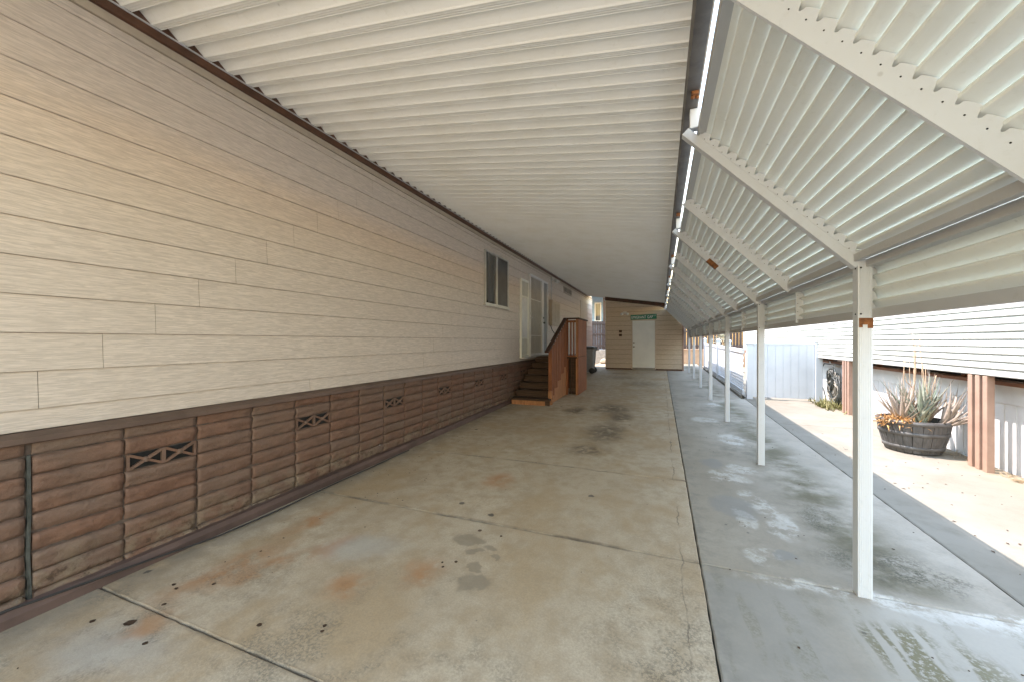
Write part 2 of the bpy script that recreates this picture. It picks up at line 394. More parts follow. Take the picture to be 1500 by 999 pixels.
def parts(name, mat, parent, boxes, bevel=0.0):
    for q in boxes:
        b = B(); b.box(*q); b.build(name, mat, parent, bevel)
def thing(name, loc, label, cat, group=None):
    o = bpy.data.objects.new(name, None); COL.objects.link(o); o.location = loc; o.empty_display_size = .2
    return tag(o, label, cat, group)
def struct(b, name, mat): return tag(b.build(name, mat), kind='structure')

# ------------------------------------------------------------------ ground
b = B()
xs = [-150, -20, -6, 0, 6, 20, 150]; ys = [-150, -12, -4, 4, 12, 26, 150]
for i in range(6):
    for j in range(6):
        b.face([(xs[i], ys[j], gz(ys[j]) - .10), (xs[i + 1], ys[j], gz(ys[j]) - .10), (xs[i + 1], ys[j + 1], gz(ys[j + 1]) - .10), (xs[i], ys[j + 1], gz(ys[j + 1]) - .10)])
struct(b, 'ground', M['soil'])

def slab(bb, x0, x1, y0, y1, top=0.0, th=.095, jit=.0025):
    """one poured bay with slightly ragged, eased edges"""
    rnd = random.Random(hash((round(x0, 2), round(y0, 2))) & 0xffff)
    def side(a, c, n): return [tuple(a[k] + (c[k] - a[k]) * i / n for k in (0, 1)) for i in range(n)]
    nx = max(2, int((x1 - x0) / .06)); ny = max(2, int((y1 - y0) / .06))
    ring = side((x0, y0), (x1, y0), nx) + side((x1, y0), (x1, y1), ny) + side((x1, y1), (x0, y1), nx) + side((x0, y1), (x0, y0), ny)
    ring = [(x + rnd.uniform(-jit, jit), y + rnd.uniform(-jit, jit)) for x, y in ring]
    cx, cy = (x0 + x1) / 2, (y0 + y1) / 2
    def ins(p, d): return (p[0] + (d if p[0] < x0 + .02 else -d if p[0] > x1 - .02 else 0), p[1] + (d if p[1] < y0 + .02 else -d if p[1] > y1 - .02 else 0))
    inn = [ins(p, .007) for p in ring]; n = len(ring)
    bb.face([(p[0], p[1], gz(p[1]) + top) for p in inn])
    for i in range(n):
        j = (i + 1) % n
        bb.face([(ring[i][0], ring[i][1], gz(ring[i][1]) + top - .006), (ring[j][0], ring[j][1], gz(ring[j][1]) + top - .006), (inn[j][0], inn[j][1], gz(inn[j][1]) + top), (inn[i][0], inn[i][1], gz(inn[i][1]) + top)])
        bb.face([(ring[i][0], ring[i][1], gz(ring[i][1]) + top - th), (ring[j][0], ring[j][1], gz(ring[j][1]) + top - th), (ring[j][0], ring[j][1], gz(ring[j][1]) + top - .006), (ring[i][0], ring[i][1], gz(ring[i][1]) + top - .006)])
J = .004
b = B()
cuts = [-11.5, -6, -1.8, 1.225, 2.75, 4.26, 7.9, 11.65, 15.0, 24.5]
for a, c in zip(cuts, cuts[1:]): slab(b, -3.16, .238 - J, a + J, c - J)
struct(b, 'driveway', M['drive'])
b = B()
cuts = [-11.5, -6, -.6, 2.75, 10.3, 17.0, 24.5]
for a, c in zip(cuts, cuts[1:]): slab(b, .238 + J, (1.84 if c < 10.4 else 1.765) - J, a + J, c - J)
struct(b, 'walkway', M['walk'])
b = B()
cuts = [-11.5, -6, -.6, 2.62, 7.6, 10.5]
for a, c in zip(cuts, cuts[1:]): slab(b, 1.84 + J, 3.47, a + J, c - J)
slab(b, 1.92, 3.47, 10.5 + J, 21.5, -.02)
struct(b, 'side_yard_pavement', M['yard'])
b = B()
for x0, x1, y0, y1 in ((.20, .28, -11.4, 24.4), (1.80, 1.88, -11.4, 10.2)): b.box(x0, x1, y0, y1, -.099, -.035, True)
for y in (1.225, 2.75, 4.26, 7.9, 11.65, 15.0): b.box(-3.1, .198, y - .03, y + .03, -.099, -.035, True)
for y in (2.75,): b.box(.282, 1.798, y - .03, y + .03, -.099, -.035, True)
for y in (2.62, 7.6): b.box(1.882, 3.4, y - .03, y + .03, -.099, -.035, True)
struct(b, 'ground_joint_filler', M['joint'])

# ------------------------------------------------------------------ mobile home on the left
W = -3.2; Y0, Y1 = -2.2, 19.2
home = thing('mobile_home', (-6.0, 8.5, 0.0), 'long tan lap-sided mobile home on a brown block skirting', 'house')
b = B()
row = .2067; z = .985; k = 0; rnd = random.Random(3)
while z < 3.43:
    zt = min(z + (row if k else .114), 3.44)
    y = 1.014 + .262 * (k - 1) if k else -.9
    js = [y + 3.66 * i for i in range(-3, 8)]
    es = [Y0] + [q for q in js if Y0 + .1 < q < Y1 - .1] + [Y1]
    for a, c in zip(es, es[1:]):
        b.prism_y([(W - .018, z + .0022), (W + .012, z + .0022), (W + .014, z + .006), (W + .002, zt), (W - .018, zt)], a + .0014, c - .0014)
    z = zt; k += 1
b.build('siding', M['siding'], home)
b = B(); b.box(W - .02, W + .016, Y0, Y1, 3.445, 3.50); b.build('frieze_board', M['frieze'], home)
b = B()
b.prism_y([(W - .02, .925), (W + .075, .925), (W + .085, .932), (W + .082, .962), (W + .03, .983), (W - .02, .983)], Y0, Y1); b.build('drip_ledge', M['brown_paint'], home)
b = B()
b.box(-7.4, W - .022, Y0 + .02, Y1 - .02, .2, 3.62); o = b.build('wall', M['rust_brown'], home)
b = B()                                                     # siding of the two end walls
for yy, sgn in ((Y0, -1), (Y1, 1)):
    z = .93
    while z < 3.6:
        zt = min(z + row, 3.62); q = [(yy - .0 * sgn, z), (yy + .012 * sgn, z), (yy + .002 * sgn, zt), (yy - .0 * sgn, zt)]
        b.prism_x(q, -7.4, W + .012); z = zt
    b.build('end_siding', M['siding'], home); b = B()
b.bm.free()
b = B()
b.prism_y([(-7.8, 3.62), (W - .03, 3.62), (W - .03, 3.70), (-5.3, 4.0), (-7.8, 3.72)], Y0 - .3, Y1 + .1); b.build('roof', M['rail_grey'], home)
# slump block skirting
skirt_mortar = B(); skirt_mortar.box(W - .05, W + .0345, Y0, Y1, -.05, .925)
sk = skirt_mortar.build('skirting', M['mortar'], home)
b = B(); rnd = random.Random(11)
PITCH = .4035; yj0 = .958 - PITCH * 7
vents = []
def bulge(t):                                                # slumped face: fat below the middle
    return .003 + .021 * (math.sin(math.pi * min(1, max(0, t)) ** .62) ** .5) * (.72 + .28 * (1 - t)) 
for ci in range(48):
    ya = yj0 + ci * PITCH; yb = ya + PITCH
    if ya < Y0 - .05 or yb > Y1: continue
    ga = .006 if ci != 7 else .004; gap0 = .0045; gap1 = .0045
    if abs(ya - .958) < .01: gap0 = .024
    yoff = rnd.uniform(-.003, .003)
    zt = .927; r = 0
    while zt > gz(ya) - .02:
        zb = .855 - .105 * r
        isv = (r == 2) and (ci - 8) % 3 == 0
        if isv: vents.append((ya, yb, zb, zt)); zt = zb; r += 1; continue
        hh = zt - zb; n = 8; m = 16; vs = []
        jx = rnd.uniform(-.003, .004); tl = rnd.uniform(-.002, .002)
        cols = []
        for j in range(m + 1):
            t = j / m; y = ya + gap0 + yoff + (yb - ya - gap0 - gap1) * t
            endf = 1 - .22 * (abs(2 * t - 1) ** 9)
            for i in range(n + 1):
                u = i / n; zz = zt - .0022 - (hh - .0044) * u + rnd.uniform(-.0010, .0010) * (0 < i < n) + tl * (t - .5)
                x = W + .0335 + (bulge(u if r else .4 + .6 * u) + jx) * endf + rnd.uniform(-.0012, .0012) + .010 * mnoise.noise((y * 9, zz * 30, r * 3.1)) + .005 * mnoise.noise((y * 30, zz * 60, ci))
                vs.append((x, y, zz))
        fs = [(j * (n + 1) + i, j * (n + 1) + i + 1, (j + 1) * (n + 1) + i + 1, (j + 1) * (n + 1) + i) for j in range(m) for i in range(n)]
        k0 = len(vs)                                          # close the four sides back to the mortar
        back = [(W + .02, v[1], v[2]) for v in vs]; vs += back
        q = n + 1
        for i in range(n): fs += [(i, k0 + i, k0 + i + 1, i + 1), (m * q + i + 1, k0 + m * q + i + 1, k0 + m * q + i, m * q + i)]
        for j in range(m): fs += [(j * q, (j + 1) * q, k0 + (j + 1) * q, k0 + j * q), (j * q + n, k0 + j * q + n, k0 + (j + 1) * q + n, (j + 1) * q + n)]
        b.vf(vs, fs, False)
        zt = zb; r += 1
o = b.build('block_course', M['block'], sk)
for p in o.data.polygons: p.use_smooth = abs(p.normal.x) > .25
for (ya, yb, zb, zt) in vents:                               # pierced vent block: two crossed panels
    b = B(); b.use(M['block']); x = W + .054; w = .020
    b.box(W + .024, x, ya + .008, ya + .022, zb + .002, zt - .002); b.box(W + .024, x, yb - .022, yb - .008, zb + .002, zt - .002)
    ym = (ya + yb) / 2; b.box(W + .024, x, ym - .011, ym + .011, zb + .002, zt - .002)
    for y0, y1 in ((ya + .022, ym - .011), (ym + .011, yb - .022)):
        b.bar((x - .008, y0, zb + .008), (x - .008, y1, zt - .008), .016, w, (1, 0, 0)); b.bar((x - .011, y0, zt - .008), (x - .011, y1, zb + .008), .016, w, (1, 0, 0))
        b.lathe([(0, .004), (.014, .003), (.019, -.004), (.019, -.014)], (x, (y0 + y1) / 2, (zb + zt) / 2), 10, 'x')
    b.use(M['black']); b.box(W + .0348, W + .0355, ya + .01, yb - .01, zb + .003, zt - .003)
    b.build('vent_block', None, sk)
b = B()
b.prism_y([(W + .01, -.08), (W + .115, -.08), (W + .110, .045), (W + .092, .075), (W + .01, .085)], Y0, Y1)
for v in b.bm.verts: v.co.z += gz(v.co.y)
b.build('footing', M['curb_paint'], home)
# windows, doors, fittings on the wall
def framed(name, y0, y1, z0, z1, fw, dep, fm):
    b = B()
    x0, x1 = W + .002, W + dep
    b.box(x0, x1, y0, y0 + fw, z0, z1); b.box(x0, x1, y1 - fw, y1, z0, z1); b.box(x0, x1, y0 + fw, y1 - fw, z0, z0 + fw); b.box(x0, x1, y0 + fw, y1 - fw, z1 - fw, z1)
    return b
win = framed('window', 6.69, 7.89, 2.18, 3.24, .034, .05, None)
win.box(W + .004, W + .046, 7.22, 7.29, 2.2145, 3.2055); win.box(W + .002, W + .075, 6.66, 7.92, 2.15, 2.176)
win = win.build('window', M['alu'], home)
t = NT('window_glass', .04, 0, .8)
c = t.mix(t.mr(t.noise(1, 2, .5, (1, 26, .1)), .45, .55), (.020, .021, .022), (.085, .085, .08))
t.color(c); M['glass'] = t.m
b = B(); b.box(W + .014, W + .024, 6.725, 7.219, 2.215, 3.205); b.build('pane', M['glass'], win)
b = B(); b.box(W + .014, W + .030, 7.291, 7.855, 2.215, 3.205); b.build('insect_screen', M['dark_mesh'], win)
# white side light beside the door
f = framed('side_light', 8.72, 9.29, 1.08, 2.99, .05, .055, None)
for i in range(5): f.box(W + .03, W + .040, 8.80 + .082 * i, 8.825 + .082 * i, 1.131, 1.55); f.box(W + .03, W + .040, 8.80 + .082 * i, 8.825 + .082 * i, 2.55, 2.938)
f.box(W + .03, W + .042, 8.771, 9.239, 1.52, 1.56); f.box(W + .03, W + .042, 8.771, 9.239, 2.54, 2.58)
sl = f.build('side_light', M['white_door'], home)
b = B(); b.box(W + .012, W + .030, 8.771, 9.239, 1.562, 2.538); b.build('panel', M['white_paint'], sl)
parts('vent_screen', M['grey_mesh'], sl, [(W + .012, W + .020, 8.771, 9.239, 1.131, 1.518), (W + .012, W + .020, 8.771, 9.239, 2.582, 2.938)])
# security screen door
f = framed('screen_door', 9.335, 10.43, 1.09, 3.20, .06, .075, None)
for i in range(9): f.box(W + .036, W + .046, 9.46 + .10 * i, 9.472 + .10 * i, 1.151, 3.139)
f.box(W + .036, W + .048, 9.396, 10.369, 1.60, 1.62); f.box(W + .036, W + .048, 9.396, 10.369, 2.55, 2.57)
sd = f.build('screen_door', M['white_paint'], home)
b = B(); b.box(W + .02, W + .030, 9.396, 10.369, 1.151, 3.139); b.build('insect_screen', M['tan_mesh'], sd)
b = B(); b.lathe([(0, .05), (.02, .05), (.03, .035), (.025, .02), (.014, .0)], (W + .07, 9.365, 2.06), 12, 'x'); b.build('handle', M['alu'], sd); parts('lock', M['alu'], sd, [(W + .072, W + .09, 9.35, 9.38, 2.14, 2.20)])
f = framed('door', 10.44, 11.05, 1.09, 3.20, .05, .06, None); f.box(W + .004, W + .062, 10.491, 10.60, 1.141, 3.149)
dr = f.build('door', M['white_paint'], home)
b = B(); b.box(W + .02, W + .035, 10.601, 10.999, 1.141, 3.149); b.build('panel', M['grey_mesh'], dr)
b = B(); b.lathe([(0, .05), (.02, .05), (.03, .035), (.025, .02), (.014, .0)], (W + .06, 10.55, 1.98), 12, 'x'); b.build('handle', M['hose_dark'], dr); b = B(); b.lathe([(0, .02), (.022, .02), (.022, .0)], (W + .06, 10.55, 2.12), 12, 'x'); b.build('lock', M['hose_dark'], dr)
b = B(); b.box(W + .013, W + .16, 8.70, 11.08, 1.045, 1.078); b.build('threshold', M['alu'], home)
# flood light pair, conduit, meter cabinet, wall vent
b = B(); b.box(W + .012, W + .06, 11.60, 11.75, 3.36, 3.46); fl = b.build('flood_light', M['white_paint'], home, .004)
for dy in (-.09, .1):
    b = B(); c = Vector((W + .09, 11.675 + dy * .5, 3.41)); d = Vector((.55, dy * 3, -.55)).normalized()
    b.tube([c, c + d * .05, c + d * .09, c + d * .16, c + d * .165], .028, 12)
    ring = [v for v in b.bm.verts if (v.co - c).dot(d) > .08]
    for v in ring: ax = c + d * (v.co - c).dot(d); v.co = ax + (v.co - ax) * 1.9
    b.build('lamp', M['white_paint'], fl)
b = B(); b.tube([(W + .035, 11.5, 3.42), (W + .035, 11.49, 3.0), (W + .035, 11.48, 2.72)], .014); b.build('conduit', M['alu'], home)
b = B(); b.box(W + .013, W + .12, 11.30, 11.42, 1.93, 2.72); b.box(W + .013, W + .085, 11.42, 12.42, 1.95, 2.70); b.box(W + .085, W + .098, 11.46, 12.38, 2.0, 2.66)
for i in range(4): b.box(W + .098, W + .106, 11.55 + .2 * i, 11.58 + .2 * i, 2.03, 2.63)
b.build('meter_cabinet', M['frieze'], home, .004)
b = B(); b.tube([(W + .05, 11.36, 1.93), (W + .06, 11.5, 1.80), (W + .09, 11.9, 1.62), (W + .07, 12.6, 1.52), (W + .04, 13.2, 1.50)], .011); b.build('cable', M['rubber'], home)
f = framed('wall_vent', 13.2, 14.4, 3.16, 3.39, .03, .035, None)
for i in range(5): f.box(W + .012, W + .026, 13.23, 14.37, 3.20 + .034 * i, 3.206 + .034 * i)
f.box(W + .01, W + .034, 13.77, 13.83, 3.19, 3.36)
wv = f.build('wall_vent', M['frieze'], home)
b = B(); b.box(W + .003, W + .011, 13.23, 14.37, 3.19, 3.36); b.build('backing', M['dark_mesh'], wv)
f = framed('access_panel', 16.2, 17.7, 2.05, 3.2, .04, .03, None); f.box(W + .013, W + .022, 16.24, 17.66, 2.09, 3.16)
for i in range(3): f.box(W + .022, W + .028, 16.55 + .4 * i, 16.58 + .4 * i, 2.1, 3.15)
f.build('access_panel', M['siding'], home)
# grey metal strip over the open joint in the skirting
b = B(); b.vf([(W + .0365, .960, .86), (W + .050, .960, .86), (W + .050, .974, .86), (W + .0365, .974, .86), (W + .0365, .962, .55), (W + .054, .963, .55), (W + .052, .977, .55), (W + .0365, .974, .55), (W + .0365, .958, .33), (W + .047, .958, .33), (W + .050, .972, .33), (W + .0365, .972, .33), (W + .0365, .961, .09), (W + .058, .963, .09), (W + .055, .978, .09), (W + .0365, .974, .09)], [(j * 4 + i, j * 4 + (i + 1) % 4, j * 4 + 4 + (i + 1) % 4, j * 4 + 4 + i) for j in range(3) for i in range(4)] + [(3, 2, 1, 0), (12, 13, 14, 15)])
tag(b.build('joint_strip', M['hose_dark'], home), 'bent grey metal strip over the open joint')

# ------------------------------------------------------------------ carport roof
RS = -.144
def rz(x): return 3.575 + RS * (x - W)
car = thing('carport_roof', (-1.4, 8.5, 3.0), 'cream ribbed metal carport roof sloping from the house to the gutter', 'roof')
b = B(); per = .157; CY0, CY1 = -.95, 18.15
xa, xb = W + .0345, .158
prof = [(0, .066), (.010, .067), (.090, .010), (.095, .002), (.097, 0), (.113, .0035), (.1145, .0022), (.131, .0065), (.1325, .0048), (.149, .0095), (.1505, .0065), (.1535, .0085), (.1545, .062)]
line = []
y = CY0
while y < CY1: line += [(y + p[0], p[1]) for p in prof]; y += per
n = len(line); NX = 10; vs = []
rndp = random.Random(4)
sag = [rndp.uniform(-.003, .003) for _ in range(int((CY1 - CY0) / per) + 3)]
for top in (0, 1):
    for i in range(NX + 1):
        x = xa + (xb - xa) * i / NX
        for j, (yy, h) in enumerate(line):
            s_ = sag[j // len(prof)]
            vs.append((x, yy + .0015 * math.sin(x * 3 + j // len(prof) * 1.7), rz(x) + h + .0012 * top + s_ * math.sin(math.pi * i / NX)))
fs = []
off = (NX + 1) * n
for i in range(NX):
    for j in range(n - 1):
        a = i * n + j; fs += [(a, a + 1, a + n + 1, a + n), (off + a, off + a + n, off + a + n + 1, off + a + 1)]
b.vf(vs, fs); b.build('roof_pan', M['pan'], car, recalc=False)
b = B()                                                     # gutter along the low side: the pans land in it
zg = rz(.158); b.prism_y([(.146, zg - .125), (.216, zg - .125), (.224, zg - .118), (.228, zg + .075), (.218, zg + .075), (.214, zg - .11), (.150, zg - .11), (.148, zg - .006), (.142, zg - .006)], CY0, CY1)
b.build('gutter', M['gutter'], car)
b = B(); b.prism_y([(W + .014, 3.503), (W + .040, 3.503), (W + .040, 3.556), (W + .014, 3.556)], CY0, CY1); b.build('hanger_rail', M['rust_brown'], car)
b = B(); b.prism_y([(W + .014, 3.558), (W + .046, 3.558), (W + .046, 3.568), (W + .014, 3.574)], CY0, CY1); b.build('hanger_lip', M['rail_grey'], car)
b = B(); b.box(W + .014, W + .034, CY0, CY1, 3.5745, 3.73); b.build('rib_shade_plate', M['rust_brown'], car)  # dark plate added at the pan ends, its brown painting the shaded rib hollows
for i, y in enumerate([1.35, 2.55, 4.9, 7.25, 9.6, 12.0, 14.4, 16.8]):
    b = B(); b.box(.172, .212, y - .025, y + .025, zg - .145, zg - .127); b.lathe([(0, -.016), (.012, -.014), (.012, 0)], (.18, y, zg - .145), 6); b.lathe([(0, -.014), (.010, -.012), (.010, 0)], (.205, y + .01, zg - .145), 6)
    b.build('bolt_plate', M['rust'], car)

# ------------------------------------------------------------------ louvered awning with its posts
awn = thing('louvered_awning', (1.065, 9.0, .1), 'white metal louvered awning on a row of square posts beside the drive', 'awning')
A = Vector((.252, 0, 2.810)); Dn = Vector((.8195, 0, -.8475)).normalized(); Nn = Vector((-Dn.z, 0, Dn.x))
SP = .0705
NL = 17
def sp(s_, n_): v = A + Dn * s_ + Nn * n_; return (v.x, v.z)
posts = [2.745 + 2.372 * i for i in range(-1, 7)]
straps = sorted(posts + [p + 1.186 for p in posts])
AY0, AY1 = posts[0] - .25, 17.72
lprof = [(-.012, .006), (-.009, -.002), (-.002, -.005), (.006, -.0035), (.030, .0055), (.058, .0155), (.070, .0205), (.0765, .0195), (.078, .013)]
def thick(poly, t=.0012):
    return poly + [(p[0] + .0004, p[1] + t) for p in poly[::-1]]
# one panel of louvers per bay
rl = random.Random(9)
for k in range(len(posts)):
    ya = AY0 if k == 0 else posts[k - 1] + .0; yb = posts[k]
    if k == 0: ya = AY0
    b = B()
    for i in range(NL):
        dn = rl.uniform(-.0012, .0012)
        b.prism_y([sp(SP * i + p[0], p[1] + dn) for p in thick(lprof)], ya, yb, 2)
    b.build('louver_panel', M['louver'], awn)
b = B()
for i in range(NL): b.prism_y([sp(SP * i + p[0], p[1]) for p in thick(lprof)], posts[-1], AY1)
b.build('louver_panel', M['louver'], awn)
# toothed straps that carry the louvers
tooth = [(.0005, -.016), (.003, -.0215), (.0075, -.0235), (.0115, -.0195), (.0135, -.011), (.0140, -.0045), (.017, -.002), (.030, .0035), (.061, .0125), (.0645, .0125), (.0648, .003), (.0655, -.004), (.0680, -.010), (.0700, -.0145)]
def teeth(n, fn, depth, y, th=.003, flange=.014):
    top = []
    for i in range(n): top += [fn(SP * i + p[0], p[1]) for p in tooth]
    b = B(); b.use(M['frame_white'])
    k = len(top)
    # web as quads from the toothed edge down to the straight edge
    for yy, sg in ((y, 1), (y + th, -1)):
        vs = []
        for i in range(n):
            for p in tooth:
                u = SP * i + p[0]
                q = fn(u, p[1]); r = fn(u, -depth); vs += [(q[0], yy, q[1]), (r[0], yy, r[1])]
        fs = [(2 * i, 2 * i + 1, 2 * i + 3, 2 * i + 2) for i in range(k - 1)]
        b.vf(vs, fs)
    vs = []
    for q in top: vs += [(q[0], y, q[1]), (q[0], y + th, q[1])]
    b.vf(vs, [(2 * i, 2 * i + 1, 2 * i + 3, 2 * i + 2) for i in range(k - 1)])
    e0, e1 = fn(0, -depth), fn(SP * n, -depth)
    f0, f1 = fn(0, -depth - .002), fn(SP * n, -depth - .002)
    b.vf([(e0[0], y - .0, e0[1]), (e1[0], y, e1[1]), (e1[0], y + flange, e1[1]), (e0[0], y + flange, e0[1]), (f0[0], y, f0[1]), (f1[0], y, f1[1]), (f1[0], y + flange, f1[1]), (f0[0], y + flange, f0[1])],
         [(0, 1, 2, 3), (4, 7, 6, 5), (0, 4, 5, 1), (1, 5, 6, 2), (2, 6, 7, 3), (3, 7, 4, 0)])
    b.use(M['black'])
    for i in range(n):
        c = fn(SP * i + .046, -.034)
        b.lathe([(0, -.0012), (.0028, -.0012), (.0028, 0)], (c[0], y, c[1]), 8, 'y')
    return b
for s_ in straps:
    if s_ > AY1 - .3: continue
    isp = min(abs(s_ - p) for p in posts) < .01
    teeth(NL, sp, .040 if isp else .088, s_ - .0312 if isp else s_, .003, .002 if isp else .014).build('toothed_strap', None, awn, recalc=False)
# valance: four louvers hanging outside the posts
VX, VZ = 1.128, 1.935
def vp(s_, n_): return (VX + n_, VZ - s_)
for s_ in straps:
    if s_ > AY1 - .3: continue
    teeth(4, lambda a, q: (VX + q, VZ - .03 - a), .046, s_ + .012).build('toothed_strap', None, awn, recalc=False)
b = B()
for i in range(5):
    b.prism_y([(VX + p[1] * 2.1 + .001, VZ + .04 - SP * i - p[0]) for p in thick(lprof)], AY0, AY1, 12)
b.build('valance_panel', M['louver'], awn)
def rail(name, x0, x1, z0, z1, m):
    b = B(); b.box(x0, x1, AY0, AY1, z0, z1); return b.build(name, m, awn, .002)
rail('ridge_rail', .222, .278, 2.795, 2.850, M['rail_grey'])
rail('eave_rail', 1.016, 1.048, 1.918, 1.960, M['rail_grey'])
rail('valance_rail', 1.070, 1.118, 1.884, 1.926, M['rail_grey'])
rail('valance_rail', 1.098, 1.124, 1.598, 1.648, M['rail_grey'])
PX = 1.035; PW = .066
for i, y in enumerate(posts):
    b = B(); b.use(M['frame_white']); y0 = y - .033; y1 = y + .010
    gy = gz(y)
    # fluted post: a shallow reeded face towards the street
    n = 7; poly = []
    for k in range(n): 
        xa_ = PX + .004 + (PW - .008) * k / n; xb_ = PX + .004 + (PW - .008) * (k + 1) / n
        poly += [(xa_ + .001, y0 + .0018), (xa_ + .0025, y0), (xb_ - .0025, y0), (xb_ - .001, y0 + .0018)]
    poly = [(PX, y0 + .003)] + poly + [(PX + PW, y0 + .003), (PX + PW, y0 + PW), (PX, y0 + PW)]
    m = len(poly); zt = 1.915
    vs = [(p[0], p[1], gy - .01) for p in poly] + [(p[0], p[1], zt + .03 * (1 if p[0] < PX + .03 else 0) - (p[0] - PX) * .5) for p in poly]
    b.vf(vs, [(k, (k + 1) % m, m + (k + 1) % m, m + k) for k in range(m)] + [tuple(range(m))[::-1], tuple(m + k for k in range(m))])
    b.use(M['black'])
    for zz in (1.62, 1.88): b.lathe([(0, -.002), (.005, -.002), (.005, 0)], (PX + .012, y0, zz), 8, 'y'); b.lathe([(0, -.002), (.005, -.002), (.005, 0)], (PX, y0 + .03, zz), 8, 'x')
    p = b.build('post', None, awn)
    if i == 1:
        q = B(); q.use(M['rust'])
        q.box(PX + .004, PX + PW + .001, y0 - .0015, y0 + .0005, 1.56, 1.597); q.box(PX + .004, PX + .02, y0 - .0015, y0 + .0005, 1.545, 1.56); q.box(PX + .042, PX + PW + .001, y0 - .0015, y0 + .0005, 1.54, 1.56)
        q.build('rust_patch', None, p)
    b = B()                                                  # sloping tube from the gutter to the knee
    a = A + Dn * (-.085) + Nn * (-.064); c = A + Dn * 1.205 + Nn * (-.064)
    b.bar((a.x, y - .001, a.z), (c.x, y - .001, c.z), .056, .052, (Nn.x, 0, Nn.z))
    p = b.build('rafter_tube', M['frame_white'], awn, .002)
    if i == 2:
        q = B(); u0 = A + Dn * .46 + Nn * (-.064); u1 = A + Dn * .60 + Nn * (-.064)
        q.bar((u0.x, y - .0015, u0.z), (u1.x, y - .0015, u1.z), .0582, .0540, (Nn.x, 0, Nn.z)); q.build('rust_patch', M['rust'], p)
    b = B(); b.box(.175, .235, y - .028, y + .028, 2.84, zg - .128); b.build('bracket', M['frame_white'], awn, .002)

# ------------------------------------------------------------------ shed across the far end
SY = 17.75; gs = gz(SY)
shed = thing('garden_shed', (-.7, 19.2, gs), 'tan lap-sided shed closing the far end of the carport', 'shed')
b = B()
out = lambda z: .87 if z < 2.09 else (.15 + (2.93 - z) / (2.93 - 2.09) * .72 if z < 2.93 else max(-2.33, .15 - (z - 2.93) / .37 * 2.48))
z = gs + .06
while z < 3.29:
    zt = min(z + .2067, 3.295)
    cutx = [(-2.33, .87)] if not (gs + .08 < (z + zt) / 2 < 2.39) else [(-2.33, -1.21), (-.20, .87)]
    for x0, x1 in cutx:
        xe0 = min(x1, out(z)); xe1 = min(x1, out(zt))
        if x1 < 0: xe0 = xe1 = x1
        z_ = z + .008; vs = [(x0, SY, z_), (xe0, SY, z_), (xe1, SY, zt), (x0, SY, zt), (x0, SY - .018, z_), (xe0, SY - .018, z_), (xe1, SY - .003, zt), (x0, SY - .003, zt)]
        b.vf(vs, [(0, 1, 2, 3), (4, 7, 6, 5), (0, 4, 5, 1), (1, 5, 6, 2), (2, 6, 7, 3), (3, 7, 4, 0)])
    z = zt
b.build('siding', M['shed_siding'], shed)
b = B(); b.prism_y([(-2.33, gs - .03), (-2.33, 3.29), (.15, 2.925), (.868, 2.085), (.868, gs - .03)], SY + .002, SY + 3.0); b.build('wall', M['rust_brown'], shed)
parts('base_trim', M['rust_brown'], shed, [(-2.34, -1.215, SY - .02, SY + .001, gs - .01, gs + .06), (-.195, .875, SY - .02, SY + .001, gs - .01, gs + .06)])
b = B()
P0, P1 = (-2.36, 3.30), (.15, 2.935)
b.prism_y([P0, (P0[0], P0[1] + .175), (P1[0], P1[1] + .175), P1], SY - .03, SY - .002)
b.build('roof_trim', M['rust_brown'], shed)
b = B(); b.prism_y([(-2.40, 3.30), (-2.40, 3.40), (.15, 3.02), (.15, 2.94)], SY + .004, SY + 3.2); b.build('roof', M['rail_grey'], shed); b = B(); b.prism_y([(.152, 2.935), (.152, 3.0), (.95, 2.06), (.90, 2.04)], SY + .004, SY + 3.2); b.build('roof', M['rail_grey'], shed)
parts('corner_trim', M['pink'], shed, [(.845, .905, SY - .03, SY + .03, gs, 2.12)]); parts('corner_trim', M['shed_siding'], shed, [(-2.345, -2.315, SY - .02, SY - .001, gs + .065, 3.28)])
dz0 = gs + .10; dz1 = 2.375
b = B(); b.use(M['shed_siding'])
b.box(-1.215, -1.175, SY - .022, SY + .03, dz0 - .06, dz1 + .05); b.box(-.235, -.195, SY - .022, SY + .03, dz0 - .06, dz1 + .05); b.box(-1.174, -.236, SY - .022, SY + .03, dz1 + .003, dz1 + .05)
b.build('door_frame', None, shed)
b = B(); b.use(M['white_door']); b.box(-1.172, -.238, SY - .004, SY + .04, dz0, dz1); W2 = .934
rows = [(.16, .26), (.40, .74), (.98, .62)]
def panel(bb, x0, x1, z0, z1, y):
    m_ = .03
    for (o0, o1, d0, d1) in ((0, .018, 0, .009), (.018, .032, .009, .009), (.032, .05, .009, .002)):
        a = [(x0 + o0, y - .0005 - (.009 - d0), z0 + o0), (x1 - o0, y - .0005 - (.009 - d0), z0 + o0), (x1 - o0, y - .0005 - (.009 - d0), z1 - o0), (x0 + o0, y - .0005 - (.009 - d0), z1 - o0)]
        c = [(x0 + o1, y - .0005 - (.009 - d1), z0 + o1), (x1 - o1, y - .0005 - (.009 - d1), z0 + o1), (x1 - o1, y - .0005 - (.009 - d1), z1 - o1), (x0 + o1, y - .0005 - (.009 - d1), z1 - o1)]
        bb.vf(a + c, [(0, 1, 5, 4), (1, 2, 6, 5), (2, 3, 7, 6), (3, 0, 4, 7)])
    q = [(x0 + .05, y - .0075, z0 + .05), (x1 - .05, y - .0075, z0 + .05), (x1 - .05, y - .0075, z1 - .05), (x0 + .05, y - .0075, z1 - .05)]
    bb.face(q)
